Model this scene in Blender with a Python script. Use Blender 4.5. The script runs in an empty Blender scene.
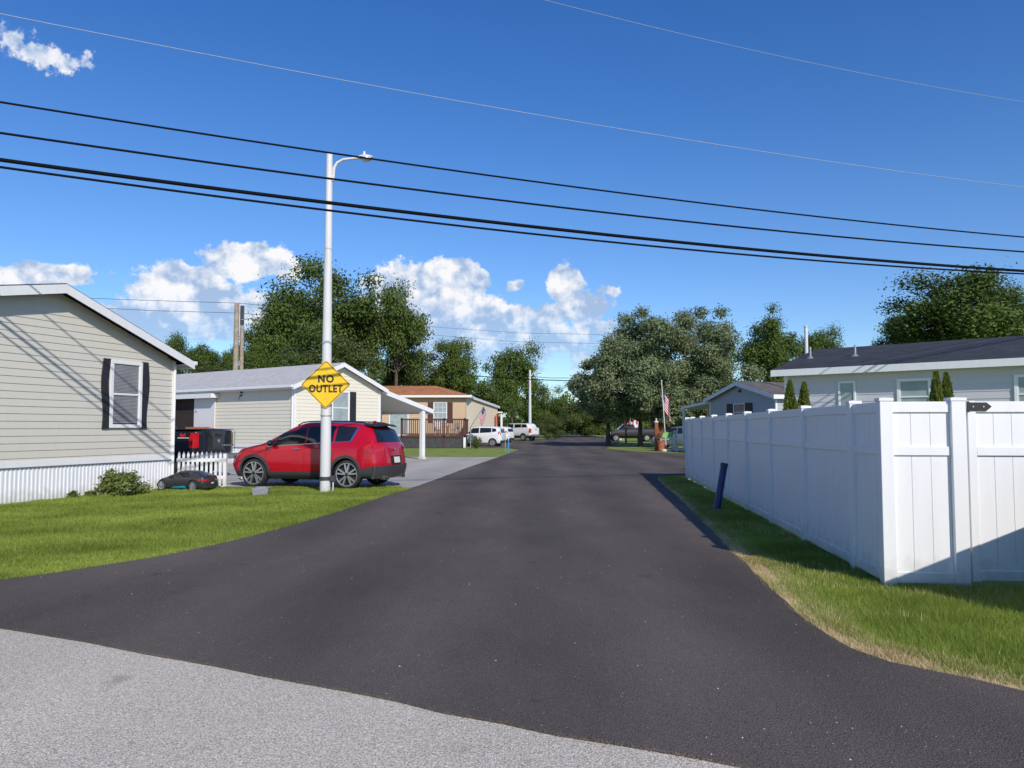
import bpy, bmesh, math, random
import numpy as np
from mathutils import Vector, Matrix, geometry
from mathutils import noise as mnoise
random.seed(7)
RNG = np.random.default_rng(11)
scene = bpy.context.scene
C = scene.collection
R = math.radians
PI = math.pi

# ------------------------------------------------------------------ camera
F, PIT, HC = 770.0, R(3.2), 1.6
CP, SP = math.cos(PIT), math.sin(PIT)
def ray(px, py):
    u, v = (px - 512) / F, (384 - py) / F
    return Vector((u, CP - v * SP, SP + v * CP))
def at(px, py, Y):
    d = ray(px, py); k = Y / d.y
    return Vector((d.x * k, Y, HC + d.z * k))
def gr(px, py, z=0.0):
    d = ray(px, py); k = (z - HC) / d.z
    return (d.x * k, d.y * k)
cam_d = bpy.data.cameras.new('camera'); cam = bpy.data.objects.new('camera', cam_d); C.objects.link(cam)
cam_d.sensor_width = 36; cam_d.lens = 36 * F / 1024; cam_d.clip_end = 3000; cam_d.clip_start = .05
cam.location = (0, 0, HC); cam.rotation_euler = (PI / 2 + PIT, 0, 0)
scene.camera = cam
SUN = Vector((0.3330, -0.7484, 0.5736))      # towards the sun

# ------------------------------------------------------------------ materials
def nt(m):
    m.use_nodes = True; t = m.node_tree; return t, t.nodes, t.links
def mat(name, col, rough=.6, metal=0, spec=.5, var=0, vscale=6, bump=0, bscale=40, coat=0, trans=0, detail=4, col2=None, bdist=.01):
    m = bpy.data.materials.new(name); t, N, L = nt(m); b = N['Principled BSDF']
    b.inputs['Base Color'].default_value = (*col, 1); b.inputs['Roughness'].default_value = rough
    b.inputs['Metallic'].default_value = metal; b.inputs['Specular IOR Level'].default_value = spec
    b.inputs['Coat Weight'].default_value = coat; b.inputs['Coat Roughness'].default_value = .05
    tc = N.new('ShaderNodeTexCoord')
    if var or col2:
        n = N.new('ShaderNodeTexNoise'); n.inputs['Scale'].default_value = vscale; n.inputs['Detail'].default_value = detail
        L.new(tc.outputs['Object'], n.inputs['Vector'])
        r = N.new('ShaderNodeValToRGB'); r.color_ramp.elements[0].position = .3; r.color_ramp.elements[1].position = .7
        c2 = col2 or tuple(min(1, c * (1 + var)) for c in col)
        c1 = col if col2 else tuple(c * (1 - var) for c in col)
        r.color_ramp.elements[0].color = (*c1, 1); r.color_ramp.elements[1].color = (*c2, 1)
        L.new(n.outputs['Fac'], r.inputs['Fac']); L.new(r.outputs['Color'], b.inputs['Base Color'])
    if bump:
        n2 = N.new('ShaderNodeTexNoise'); n2.inputs['Scale'].default_value = bscale; n2.inputs['Detail'].default_value = 5
        L.new(tc.outputs['Object'], n2.inputs['Vector'])
        bp = N.new('ShaderNodeBump'); bp.inputs['Strength'].default_value = bump; bp.inputs['Distance'].default_value = bdist
        L.new(n2.outputs['Fac'], bp.inputs['Height']); L.new(bp.outputs['Normal'], b.inputs['Normal'])
    return m

def weathered(name, col, rough=.5, dirt=(.35, .32, .27), amt=.25, streak=True):
    """vinyl / painted metal with grime of its own shape"""
    m = mat(name, col, rough, bump=.06, bscale=9); t, N, L = nt(m); b = N['Principled BSDF']
    tc = N.new('ShaderNodeTexCoord'); mp = N.new('ShaderNodeMapping')
    mp.inputs['Scale'].default_value = (5, 5, .7) if streak else (3, 3, 3)
    L.new(tc.outputs['Object'], mp.inputs['Vector'])
    n = N.new('ShaderNodeTexNoise'); n.inputs['Scale'].default_value = 1.6; n.inputs['Detail'].default_value = 7; n.inputs['Roughness'].default_value = .65
    L.new(mp.outputs['Vector'], n.inputs['Vector'])
    mr = N.new('ShaderNodeMapRange'); mr.inputs[1].default_value = .45; mr.inputs[2].default_value = .8; mr.inputs[4].default_value = amt
    L.new(n.outputs['Fac'], mr.inputs[0])
    mx = N.new('ShaderNodeMix'); mx.data_type = 'RGBA'; mx.inputs[6].default_value = (*col, 1); mx.inputs[7].default_value = (*dirt, 1)
    # rain splash and grass stains low down, with a ragged upper edge
    sz = N.new('ShaderNodeSeparateXYZ'); L.new(tc.outputs['Object'], sz.inputs[0])
    ng = N.new('ShaderNodeTexNoise'); ng.inputs['Scale'].default_value = 7; ng.inputs['Detail'].default_value = 6; L.new(tc.outputs['Object'], ng.inputs['Vector'])
    sb = N.new('ShaderNodeMath'); sb.operation = 'MULTIPLY_ADD'; sb.inputs[1].default_value = -.5; L.new(ng.outputs['Fac'], sb.inputs[0]); 
    L.new(sz.outputs[2], sb.inputs[2])
    mz = N.new('ShaderNodeMapRange'); mz.inputs[1].default_value = .02; mz.inputs[2].default_value = -.22; mz.inputs[3].default_value = 0; mz.inputs[4].default_value = .42; L.new(sb.outputs[0], mz.inputs[0])
    my = N.new('ShaderNodeMix'); my.data_type = 'RGBA'; my.inputs[7].default_value = (.30, .31, .20, 1); L.new(mz.outputs[0], my.inputs[0]); L.new(mx.outputs[2], my.inputs[6])
    L.new(mr.outputs[0], mx.inputs[0]); L.new(my.outputs[2], b.inputs['Base Color'])
    return m

def asphalt(name, base, chip, dens, patch, rough=.85, tint2=None):
    m = bpy.data.materials.new(name); t, N, L = nt(m); b = N['Principled BSDF']; b.inputs['Roughness'].default_value = rough
    b.inputs['Specular IOR Level'].default_value = .18
    tc = N.new('ShaderNodeTexCoord')
    n = N.new('ShaderNodeTexNoise'); n.inputs['Scale'].default_value = 130; n.inputs['Detail'].default_value = 3; L.new(tc.outputs['Object'], n.inputs['Vector'])
    r = N.new('ShaderNodeValToRGB'); r.color_ramp.elements[0].position = .3; r.color_ramp.elements[1].position = .72
    r.color_ramp.elements[0].color = (*[c * .38 for c in base], 1); r.color_ramp.elements[1].color = (*[c * 1.75 for c in base], 1)
    L.new(n.outputs['Fac'], r.inputs['Fac'])
    # broad wear and tyre polish, stretched along the road
    mp = N.new('ShaderNodeMapping'); mp.inputs['Scale'].default_value = (1, .35, 1); mp.inputs['Rotation'].default_value = (0, 0, R(5)); L.new(tc.outputs['Object'], mp.inputs['Vector'])
    n2 = N.new('ShaderNodeTexNoise'); n2.inputs['Scale'].default_value = .55; n2.inputs['Detail'].default_value = 8; n2.inputs['Roughness'].default_value = .6; L.new(mp.outputs['Vector'], n2.inputs['Vector'])
    mr = N.new('ShaderNodeMapRange'); mr.inputs[1].default_value = .3; mr.inputs[2].default_value = .7; mr.inputs[3].default_value = 1 - patch; mr.inputs[4].default_value = 1 + patch
    L.new(n2.outputs['Fac'], mr.inputs[0])
    vm = N.new('ShaderNodeVectorMath'); vm.operation = 'SCALE'; L.new(r.outputs['Color'], vm.inputs[0]); L.new(mr.outputs[0], vm.inputs['Scale'])
    wv = N.new('ShaderNodeTexWave'); wv.wave_type = 'BANDS'; wv.bands_direction = 'X'; wv.inputs['Scale'].default_value = .17; wv.inputs['Distortion'].default_value = 2.5; wv.inputs['Detail'].default_value = 4; wv.inputs['Detail Scale'].default_value = .6
    L.new(mp.outputs['Vector'], wv.inputs['Vector']); mw = N.new('ShaderNodeMapRange'); mw.inputs[3].default_value = 1 - patch * .45; mw.inputs[4].default_value = 1 + patch * .35; L.new(wv.outputs['Fac'], mw.inputs[0])
    vm0 = vm; vm = N.new('ShaderNodeVectorMath'); vm.operation = 'SCALE'; L.new(vm0.outputs[0], vm.inputs[0]); L.new(mw.outputs[0], vm.inputs['Scale'])
    # stone chips
    v = N.new('ShaderNodeTexVoronoi'); v.inputs['Scale'].default_value = 75; L.new(tc.outputs['Object'], v.inputs['Vector'])
    sc = N.new('ShaderNodeSeparateColor'); L.new(v.outputs['Color'], sc.inputs[0])
    a = N.new('ShaderNodeMath'); a.operation = 'GREATER_THAN'; a.inputs[1].default_value = 1 - dens; L.new(sc.outputs[0], a.inputs[0])
    d = N.new('ShaderNodeMath'); d.operation = 'LESS_THAN'; d.inputs[1].default_value = .32; L.new(v.outputs['Distance'], d.inputs[0])
    mu = N.new('ShaderNodeMath'); mu.operation = 'MULTIPLY'; L.new(a.outputs[0], mu.inputs[0]); L.new(d.outputs[0], mu.inputs[1])
    mx = N.new('ShaderNodeMix'); mx.data_type = 'RGBA'; mx.inputs[7].default_value = (*chip, 1)
    L.new(mu.outputs[0], mx.inputs[0]); L.new(vm.outputs[0], mx.inputs[6])
    # dark oily spots and pale dust
    n4 = N.new('ShaderNodeTexNoise'); n4.inputs['Scale'].default_value = 1.7; n4.inputs['Detail'].default_value = 6; L.new(tc.outputs['Object'], n4.inputs['Vector'])
    m4 = N.new('ShaderNodeMapRange'); m4.inputs[1].default_value = .66; m4.inputs[2].default_value = .72; m4.inputs[4].default_value = .45; L.new(n4.outputs['Fac'], m4.inputs[0])
    mx2 = N.new('ShaderNodeMix'); mx2.data_type = 'RGBA'; mx2.inputs[7].default_value = (*[c * .45 for c in base], 1)
    L.new(m4.outputs[0], mx2.inputs[0]); L.new(mx.outputs[2], mx2.inputs[6]); L.new(mx2.outputs[2], b.inputs['Base Color'])
    n3 = N.new('ShaderNodeTexNoise'); n3.inputs['Scale'].default_value = 95; n3.inputs['Detail'].default_value = 4; L.new(tc.outputs['Object'], n3.inputs['Vector'])
    bp = N.new('ShaderNodeBump'); bp.inputs['Strength'].default_value = .8; bp.inputs['Distance'].default_value = .014
    L.new(n3.outputs['Fac'], bp.inputs['Height']); L.new(bp.outputs['Normal'], b.inputs['Normal'])
    return m

def leafmat(name, c1, c2, trans=.25, rough=.6, scale=.5):
    m = bpy.data.materials.new(name); t, N, L = nt(m); b = N['Principled BSDF']; b.inputs['Roughness'].default_value = rough
    b.inputs['Specular IOR Level'].default_value = .2
    at_ = N.new('ShaderNodeAttribute'); at_.attribute_name = 'rnd'
    tc = N.new('ShaderNodeTexCoord'); n = N.new('ShaderNodeTexNoise'); n.inputs['Scale'].default_value = scale; n.inputs['Detail'].default_value = 3
    L.new(tc.outputs['Object'], n.inputs['Vector'])
    ad = N.new('ShaderNodeMath'); ad.operation = 'MULTIPLY_ADD'; ad.inputs[1].default_value = .5; L.new(at_.outputs['Fac'], ad.inputs[0])
    s = N.new('ShaderNodeMath'); s.operation = 'MULTIPLY'; s.inputs[1].default_value = .6; L.new(n.outputs['Fac'], s.inputs[0]); L.new(s.outputs[0], ad.inputs[2])
    r = N.new('ShaderNodeValToRGB'); r.color_ramp.elements[0].position = .15; r.color_ramp.elements[1].position = .85
    r.color_ramp.elements[0].color = (*c1, 1); r.color_ramp.elements[1].color = (*c2, 1)
    L.new(ad.outputs[0], r.inputs['Fac']); L.new(r.outputs['Color'], b.inputs['Base Color'])
    tr = N.new('ShaderNodeBsdfTranslucent'); L.new(r.outputs['Color'], tr.inputs['Color'])
    ms = N.new('ShaderNodeMixShader'); ms.inputs[0].default_value = trans
    L.new(b.outputs[0], ms.inputs[1]); L.new(tr.outputs[0], ms.inputs[2]); L.new(ms.outputs[0], N['Material Output'].inputs['Surface'])
    return m

def shingle(name, c, k_=1.0):
    m = bpy.data.materials.new(name); t, N, L = nt(m); b = N['Principled BSDF']; b.inputs['Roughness'].default_value = .9
    tc = N.new('ShaderNodeTexCoord'); br = N.new('ShaderNodeTexBrick')
    mp = N.new('ShaderNodeMapping'); L.new(tc.outputs['Object'], mp.inputs['Vector'])
    L.new(mp.outputs['Vector'], br.inputs['Vector'])
    br.inputs['Color1'].default_value = (*[k * (1 - .25 * k_) for k in c], 1); br.inputs['Color2'].default_value = (*[k * (1 + .3 * k_) for k in c], 1); br.inputs['Mortar'].default_value = (*[k * (1 - .5 * k_) for k in c], 1)
    br.inputs['Scale'].default_value = 1; br.inputs['Brick Width'].default_value = .3; br.inputs['Row Height'].default_value = .14; br.inputs['Mortar Size'].default_value = .008
    n = N.new('ShaderNodeTexNoise'); n.inputs['Scale'].default_value = 1.2; n.inputs['Detail'].default_value = 8; L.new(tc.outputs['Object'], n.inputs['Vector'])
    mr = N.new('ShaderNodeMapRange'); mr.inputs[3].default_value = 1 - .3 * k_; mr.inputs[4].default_value = 1 + .3 * k_; L.new(n.outputs['Fac'], mr.inputs[0])
    vm = N.new('ShaderNodeVectorMath'); vm.operation = 'SCALE'; L.new(br.outputs['Color'], vm.inputs[0]); L.new(mr.outputs[0], vm.inputs['Scale']); L.new(vm.outputs[0], b.inputs['Base Color'])
    bp = N.new('ShaderNodeBump'); bp.inputs['Strength'].default_value = .5; bp.inputs['Distance'].default_value = .01
    L.new(br.outputs['Fac'], bp.inputs['Height']); bp.invert = True; L.new(bp.outputs['Normal'], b.inputs['Normal'])
    return m

M = {}
M['white'] = weathered('white_vinyl', (.80, .80, .79), .42, amt=.10)
M['trim'] = weathered('white_trim', (.78, .78, .77), .5, amt=.15)
M['skirt'] = weathered('skirting', (.74, .75, .77), .5, (.42, .40, .36), amt=.28)
M['siding_beige'] = weathered('beige_siding', (.60, .57, .49), .55, amt=.12)
M['siding_cream'] = weathered('cream_siding', (.74, .70, .57), .55, amt=.10)
M['siding_tan'] = weathered('tan_siding', (.56, .40, .24), .6, amt=.1)
M['siding_lit'] = weathered('sunlit_cream_siding', (.86, .76, .56), .6, amt=.1)  # tan house's other walls, colour lightened for the stronger sun on them
M['siding_grey'] = weathered('grey_siding', (.55, .55, .58), .6, amt=.12)
M['siding_blue'] = weathered('blue_grey_siding', (.40, .43, .43), .6, amt=.12)
M['roof_dark'] = shingle('charcoal_shingles', (.035, .037, .045))
M['roof_grey'] = shingle('grey_shingles', (.47, .46, .44), .3)
M['roof_brown'] = shingle('brown_shingles', (.13, .11, .10))
M['roof_orange'] = shingle('orange_shingles', (.42, .17, .065))
M['black'] = mat('black_plastic', (.018, .018, .02), .5, bump=.1, bscale=60)
M['shutter'] = mat('black_shutter', (.022, .022, .025), .55, var=.3, vscale=20)
M['rubber'] = mat('tyre_rubber', (.022, .022, .023), .8, var=.3, vscale=14, bump=.2, bscale=80)
M['glass'] = mat('dark_glass', (.012, .014, .016), .06, spec=.8, var=.3, vscale=2)
M['pane'] = mat('window_glass', (.05, .055, .065), .08, spec=.8, var=.35, vscale=3)
M['blind'] = mat('window_blind', (.30, .29, .30), .4, var=.1, vscale=3)
M['red'] = mat('red_car_paint', (.43, .002, .017), .26, metal=.0, spec=.35, coat=.9, var=.05, vscale=3)
M['blackpaint'] = mat('black_car_paint', (.010, .011, .016), .25, coat=1, var=.1)
M['whitepaint'] = mat('white_car_paint', (.75, .75, .75), .3, coat=.8, var=.03)
M['silverpaint'] = mat('silver_car_paint', (.16, .21, .25), .35, metal=.4, coat=.8, var=.03)
M['navypaint'] = mat('navy_car_paint', (.012, .014, .022), .6, coat=.1, var=.05)
M['clad'] = mat('grey_cladding', (.045, .046, .05), .6, bump=.1, bscale=90)
M['chrome'] = mat('bright_metal', (.72, .72, .74), .22, metal=1, var=.05)
M['rim'] = mat('machined_rim', (.62, .63, .65), .3, metal=.8, var=.1)
M['rimdark'] = mat('dark_rim', (.02, .02, .022), .4, var=.1)
M['taillens'] = mat('red_lens', (.48, .008, .010), .15, coat=1, var=.1)
M['clearlens'] = mat('clear_lens', (.6, .6, .62), .1, coat=1, var=.05)
M['amber'] = mat('amber_lens', (.7, .22, .02), .2, coat=1, var=.1)
M['plate'] = mat('licence_plate', (.75, .73, .45), .4, col2=(.7, .7, .75), vscale=8)
M['yellow'] = mat('sign_yellow', (.86, .52, .008), .45, var=.06, vscale=4)
M['blackpaintflat'] = mat('sign_black', (.02, .018, .015), .6, var=.1)
M['polewhite'] = weathered('pole_white', (.66, .66, .65), .5, (.35, .34, .33), amt=.35)
M['galv'] = mat('galvanised_steel', (.42, .43, .44), .45, metal=.6, var=.2, vscale=15)
M['wire'] = mat('black_cable', (.006, .006, .007), .8, spec=.1, var=.1)
M['wirepale'] = mat('aluminium_cable', (.34, .38, .44), .7, metal=.0, var=.1)
M['wood'] = mat('grey_pole_wood', (.33, .27, .21), .85, var=.25, vscale=4, bump=.3, bscale=20)
M['deckbrown'] = mat('brown_deck_stain', (.085, .030, .022), .7, var=.2, vscale=8)
M['darkskirt'] = mat('dark_deck_skirting', (.05, .05, .05), .8, var=.3, vscale=6)
M['concrete'] = asphalt('driveway_concrete', (.40, .375, .34), (.5, .49, .46), .06, .14)
M['road'] = asphalt('fresh_asphalt', (.106, .088, .077), (.30, .28, .26), .010, .28)
M['street'] = asphalt('old_grey_asphalt', (.53, .475, .39), (.80, .75, .67), .30, .08)
M['block'] = mat('grey_plastic_block', (.24, .25, .27), .7, var=.2, vscale=20, bump=.2)
M['navy'] = mat('navy_plastic', (.008, .028, .13), .45, var=.2, vscale=8)
M['navycap'] = mat('dark_teal_plastic', (.008, .03, .045), .5, var=.2)
M['bark'] = mat('tree_bark', (.10, .075, .055), .9, var=.35, vscale=5, bump=.5, bscale=18, bdist=.03)
M['terracotta'] = mat('terracotta', (.42, .13, .06), .8, var=.15, vscale=8)
M['plasticred'] = mat('red_plastic', (.5, .03, .03), .5, var=.1)
M['flowergreen'] = mat('light_green_paint', (.22, .45, .16), .6, var=.2)
M['stonepale'] = mat('pale_stone', (.55, .53, .50), .8, var=.2, vscale=6, bump=.3)
M['deckwood'] = mat('orange_step_wood', (.42, .16, .07), .7, var=.2)
M['rustred'] = mat('rust_wood', (.30, .09, .04), .8, var=.25)
M['yellowplastic'] = mat('yellow_plastic', (.7, .45, .02), .5, var=.1)
M['bluestake'] = mat('blue_stake', (.05, .22, .5), .5, var=.1)
M['greenstake'] = mat('green_stake', (.05, .3, .2), .5, var=.1)
M['bluetoy'] = mat('cyan_plastic', (.02, .35, .55), .4, var=.1)
M['toyblack'] = mat('toy_black_plastic', (.03, .03, .033), .35, var=.1, coat=.4)
M['curtain'] = mat('pale_curtain', (.30, .36, .36), .6, var=.15, vscale=3)
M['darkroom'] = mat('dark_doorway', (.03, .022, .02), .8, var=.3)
M['doorpaint'] = weathered('white_door', (.74, .73, .74), .5, amt=.1)
M['greenmetal'] = mat('green_blocker', (.06, .12, .07), .5, var=.1)
M['furniture'] = mat('pale_furniture', (.6, .58, .56), .6, var=.1)
M['headlamp_diff'] = mat('lamp_lens', (.6, .62, .62), .25, spec=.7, var=.1)
M['leaf_dark'] = leafmat('oak_leaves', (.028, .055, .012), (.13, .185, .042))
M['leaf_mid'] = leafmat('maple_leaves', (.035, .065, .010), (.14, .20, .04))
M['leaf_olive'] = leafmat('olive_leaves', (.045, .07, .018), (.15, .19, .06))
M['leaf_silver'] = leafmat('silver_maple_leaves', (.062, .10, .040), (.27, .32, .165), trans=.3, rough=.42)
M['leaf_yew'] = leafmat('arborvitae_sprays', (.06, .09, .015), (.22, .26, .05), scale=3)
M['leaf_bush'] = leafmat('shrub_leaves', (.05, .08, .015), (.22, .27, .08), scale=4)
M['blade'] = leafmat('grass_blades', (.125, .185, .024), (.39, .475, .09), trans=.4, scale=1.3)
M['straw'] = leafmat('dry_straw', (.42, .31, .14), (.80, .66, .38), trans=.2, scale=3)
def groundmat():
    m = mat('turf', (.14, .19, .025), .95, col2=(.25, .30, .05), vscale=.9, detail=9, bump=.6, bscale=30, bdist=.03); return m
M['turf'] = groundmat()
M['soil'] = mat('dry_turf_edge', (.24, .17, .09), .95, col2=(.48, .37, .21), vscale=7, detail=8, bump=.6, bscale=40, bdist=.02)

# ------------------------------------------------------------------ mesh builder
class MB:
    def __init__(s): s.v = []; s.f = []; s.m = []; s.cur = 0; s.X = None
    def add(s, vs, fs):
        o = len(s.v)
        for p in vs:
            p = Vector(p); s.v.append(s.X @ p if s.X is not None else p)
        for f in fs: s.f.append([i + o for i in f]); s.m.append(s.cur)
    def box(s, x0, x1, y0, y1, z0, z1):
        s.add([(x0,y0,z0),(x1,y0,z0),(x1,y1,z0),(x0,y1,z0),(x0,y0,z1),(x1,y0,z1),(x1,y1,z1),(x0,y1,z1)],
              [(0,3,2,1),(4,5,6,7),(0,1,5,4),(1,2,6,5),(2,3,7,6),(3,0,4,7)])
    def quad(s, a, b, c, d): s.add([a, b, c, d], [(0,1,2,3)])
    def tube(s, p, q, r0, r1=None, n=10, cap=True):
        s.path([p, q], [r0, r0 if r1 is None else r1], n, cap)
    def path(s, pts, rs, n=8, cap=True):
        pts = [Vector(p) for p in pts]
        if not isinstance(rs, (list, tuple)): rs = [rs] * len(pts)
        vs = []; fs = []; up0 = None
        for i, p in enumerate(pts):
            d = (pts[min(i + 1, len(pts) - 1)] - pts[max(i - 1, 0)]).normalized()
            a = up0 if up0 is not None else (Vector((0,0,1)) if abs(d.z) < .9 else Vector((1,0,0)))
            u = (a - d * a.dot(d)).normalized(); w = d.cross(u); up0 = u
            for k in range(n):
                t = 2 * PI * k / n; vs.append(p + (u * math.cos(t) + w * math.sin(t)) * rs[i])
        for i in range(len(pts) - 1):
            for k in range(n):
                a = i * n + k; b = i * n + (k + 1) % n; fs.append((a, b, b + n, a + n))
        if cap: fs.append(tuple(range(n))[::-1]); fs.append(tuple(range((len(pts)-1) * n, len(pts) * n)))
        s.add(vs, fs)
    def lathe(s, prof, n=24, axis='z', c=(0,0,0), closed=False):
        """prof = [(radius, height)] round an axis through c"""
        vs = []; fs = []; c = Vector(c)
        for r, h in prof:
            for k in range(n):
                t = 2 * PI * k / n; a, b = r * math.cos(t), r * math.sin(t)
                vs.append(c + (Vector((a, b, h)) if axis == 'z' else Vector((a, h, b)) if axis == 'y' else Vector((h, a, b))))
        m = len(prof)
        for i in range(m if closed else m - 1):
            for k in range(n):
                a = i * n + k; b = i * n + (k + 1) % n; j = ((i + 1) % m) * n
                fs.append((a, b, j + (k + 1) % n, j + k))
        s.add(vs, fs)
    def prism(s, poly, axis, a, b):
        """poly in the two other axes (in order), extruded along axis from a to b"""
        def mk(p, h): return {'x': (h, p[0], p[1]), 'y': (p[0], h, p[1]), 'z': (p[0], p[1], h)}[axis]
        n = len(poly); vs = [mk(p, a) for p in poly] + [mk(p, b) for p in poly]
        tri = geometry.tessellate_polygon([[Vector((p[0], p[1], 0)) for p in poly]])
        fs = [tuple(t) for t in tri] + [tuple(i + n for i in t)[::-1] for t in tri]
        fs += [(i, (i + 1) % n, (i + 1) % n + n, i + n) for i in range(n)]
        s.add(vs, fs)
    def ball(s, c, r, sx=1, sy=1, sz=1, n=10, m=7):
        vs = []; fs = []
        for i in range(m + 1):
            a = PI * i / m
            for k in range(n):
                t = 2 * PI * k / n; vs.append((c[0] + r*sx*math.sin(a)*math.cos(t), c[1] + r*sy*math.sin(a)*math.sin(t), c[2] + r*sz*math.cos(a)))
        for i in range(m):
            for k in range(n): fs.append((i*n+k, i*n+(k+1)%n, (i+1)*n+(k+1)%n, (i+1)*n+k))
        s.add(vs, fs)
    def mesh(s, name, mats, smooth=False, bevel=0, weld=False):
        me = bpy.data.meshes.new(name); me.from_pydata([tuple(v) for v in s.v], [], s.f); 
        if not isinstance(mats, (list, tuple)): mats = [mats]
        for q in mats: me.materials.append(q)
        me.polygons.foreach_set('material_index', s.m)
        bm = bmesh.new(); bm.from_mesh(me)
        if weld: bmesh.ops.remove_doubles(bm, verts=bm.verts, dist=1e-4)
        bmesh.ops.recalc_face_normals(bm, faces=bm.faces)
        if bevel:
            es = [e for e in bm.edges if e.is_manifold and e.calc_face_angle(0) > .6]
            bmesh.ops.bevel(bm, geom=es, offset=bevel, segments=1, affect='EDGES', clamp_overlap=True)
        if smooth:
            for f in bm.faces: f.smooth = True
            for e in bm.edges:
                if e.is_manifold and e.calc_face_angle(0) > R(38 if smooth is True else smooth): e.smooth = False
        bm.to_mesh(me); bm.free(); me.update()
        return me
    def build(s, name, mats, parent=None, **k):
        return link(name, s.mesh(name, mats, **k), parent)

def link(name, data, parent=None):
    o = bpy.data.objects.new(name, data); C.objects.link(o)
    if parent is not None: o.parent = parent
    return o
def tag(o, label=None, cat=None, group=None, kind=None):
    if label: o['label'] = label
    if cat: o['category'] = cat
    if group: o['group'] = group
    if kind: o['kind'] = kind
    return o
def thing(name, label, cat, loc=(0,0,0), rz=0, group=None, scale=None):
    o = bpy.data.objects.new(name, None); C.objects.link(o); o.location = loc; o.rotation_euler = (0, 0, rz)
    o.empty_display_size = .3
    if scale: o.scale = scale
    return tag(o, label, cat, group)
def copy_tree(o, parent=None):
    c = o.copy(); C.objects.link(c)
    if parent is not None: c.parent = parent
    for ch in list(o.children): copy_tree(ch, c)
    return c
def dirrot(x, y): return math.atan2(y, x)
# ------------------------------------------------------------------ ground
def sheet(name, poly, z, m, th=0.0, kind='structure'):
    me = bpy.data.meshes.new(name); n = len(poly)
    tri = geometry.tessellate_polygon([[Vector((p[0], p[1], 0)) for p in poly]])
    vs = [(p[0], p[1], z) for p in poly]; fs = []
    for t in tri:
        a, b, c = [Vector(vs[i]) for i in t]
        fs.append(tuple(t) if (b - a).cross(c - a).z > 0 else tuple(t)[::-1])
    if th:
        vs += [(p[0], p[1], z - th) for p in poly]; fs += [(i, (i+1) % n, (i+1) % n + n, i + n) for i in range(n)]
    me.from_pydata(vs, [], fs); me.materials.append(m); me.update()
    o = link(name, me)
    if kind: o['kind'] = kind
    return o
def wobble(poly, amp, step=.35, closed=True, seed=0, maxy=30):
    out = []; n = len(poly)
    for i in range(n if closed else n - 1):
        a = Vector(poly[i]).to_2d(); b = Vector(poly[(i+1) % n]).to_2d(); L = (b - a).length
        k = max(1, int(L / step)) if min(a.y, b.y) < maxy and L < 14 else 1
        for j in range(k):
            p = a.lerp(b, j / k)
            if k > 1:
                q = Vector((p.x * 1.7 + seed, p.y * 1.7, 3.1)); p = p + Vector((mnoise.noise(q), mnoise.noise(q + Vector((9, 4, 7))))) * amp
            out.append((p.x, p.y))
    return out
sheet('ground', [(-900, -200), (900, -200), (900, 1500), (-900, 1500)], -.03, M['turf'])
STL = [gr(0, 627), gr(150, 652), gr(300, 682), gr(500, 722), gr(752, 768)]      # edge of old street / new asphalt
d0 = (Vector(STL[-1]) - Vector(STL[0])).normalized()
street_far_l = Vector(STL[0]) - d0 * 60; street_far_r = Vector(STL[-1]) + d0 * 60
street = [(-60, 36.8), (-8.9, 8.75)] + [(-7.0, 8.9), (0, 6), (6, 3.3), (60, -22), (60, -40), (-60, 5)]
sheet('street', street, -.012, M['street'])
lawnL = [gr(0, 580), gr(50, 573.5), gr(100, 566), gr(150, 558), gr(200, 548), gr(250, 536.5), gr(300, 523), gr(340, 511), gr(375, 499), gr(410, 488.5)]
vergeR = [gr(658, 478), gr(659, 481), gr(675, 494.4), gr(692, 511), gr(713.5, 531.7), gr(727.5, 546.5), gr(746, 565), gr(771, 589), gr(805, 619.5), gr(826, 634), gr(849, 648), gr(890, 662.5), gr(931, 671), gr(973, 679.5), gr(1024, 692.5)]
roadpoly = [(-8.9, 8.75), (-7.2, 8.15)] + lawnL + [gr(432, 481), gr(465, 468.5), gr(499, 457), gr(514, 451.5), gr(520.5, 449)] \
    + [(-.2, 59.5), (-2.6, 59.2), (-3.3, 62), (-3.3, 100), (1.0, 101), (4.2, 97), (7.5, 150), (11.5, 400), (24, 400), (15.5, 150), gr(612, 439.5), gr(620, 442)] \
    + [gr(612, 445.5), gr(605, 448.5), gr(640, 451.8), gr(690, 453.6), (13, 43), (26, 43), (26, 27), (6.5, 26.2), gr(688, 474.4), gr(668, 474.6)] \
    + vergeR + [(4.5, 4.0), (7.5, 3.3), (7.2, 2.7), (4.2, 2.4)] + STL[::-1] + [(-6.2, 7.25), (-7.6, 8.0)]
rp = wobble(roadpoly, .05, .3, seed=2, maxy=24)
sheet('road', rp, .006, M['road'], th=.045)
drive = [gr(410, 488.5), gr(432, 481), gr(465, 468.5), gr(499, 457), (-4.0, 41.5), (-9.5, 43), (-22, 40), (-28, 32), (-18, 25), (-9.6, 21.3), (-6.6, 20.6)]
drive = [(x + (.35 if i < 4 else 0), y) for i, (x, y) in enumerate(drive)]
sheet('driveway', drive, -.004, M['concrete'])
# bare, dry strip along the new asphalt on the right
inner = []
for i, p in enumerate(vergeR):
    w = [.02, .08, .12, .14, .14, .18, .24, .18, .15, .13, .18, .28, .20, .13, .17][i]
    inner.append((p[0] + w, p[1] + w * .35))
bare = [(x - .12, y - .1) for x, y in vergeR] + inner[::-1]
sheet('verge_edge', wobble(bare, .10, .12, seed=8), -.018, M['soil'])

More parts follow.
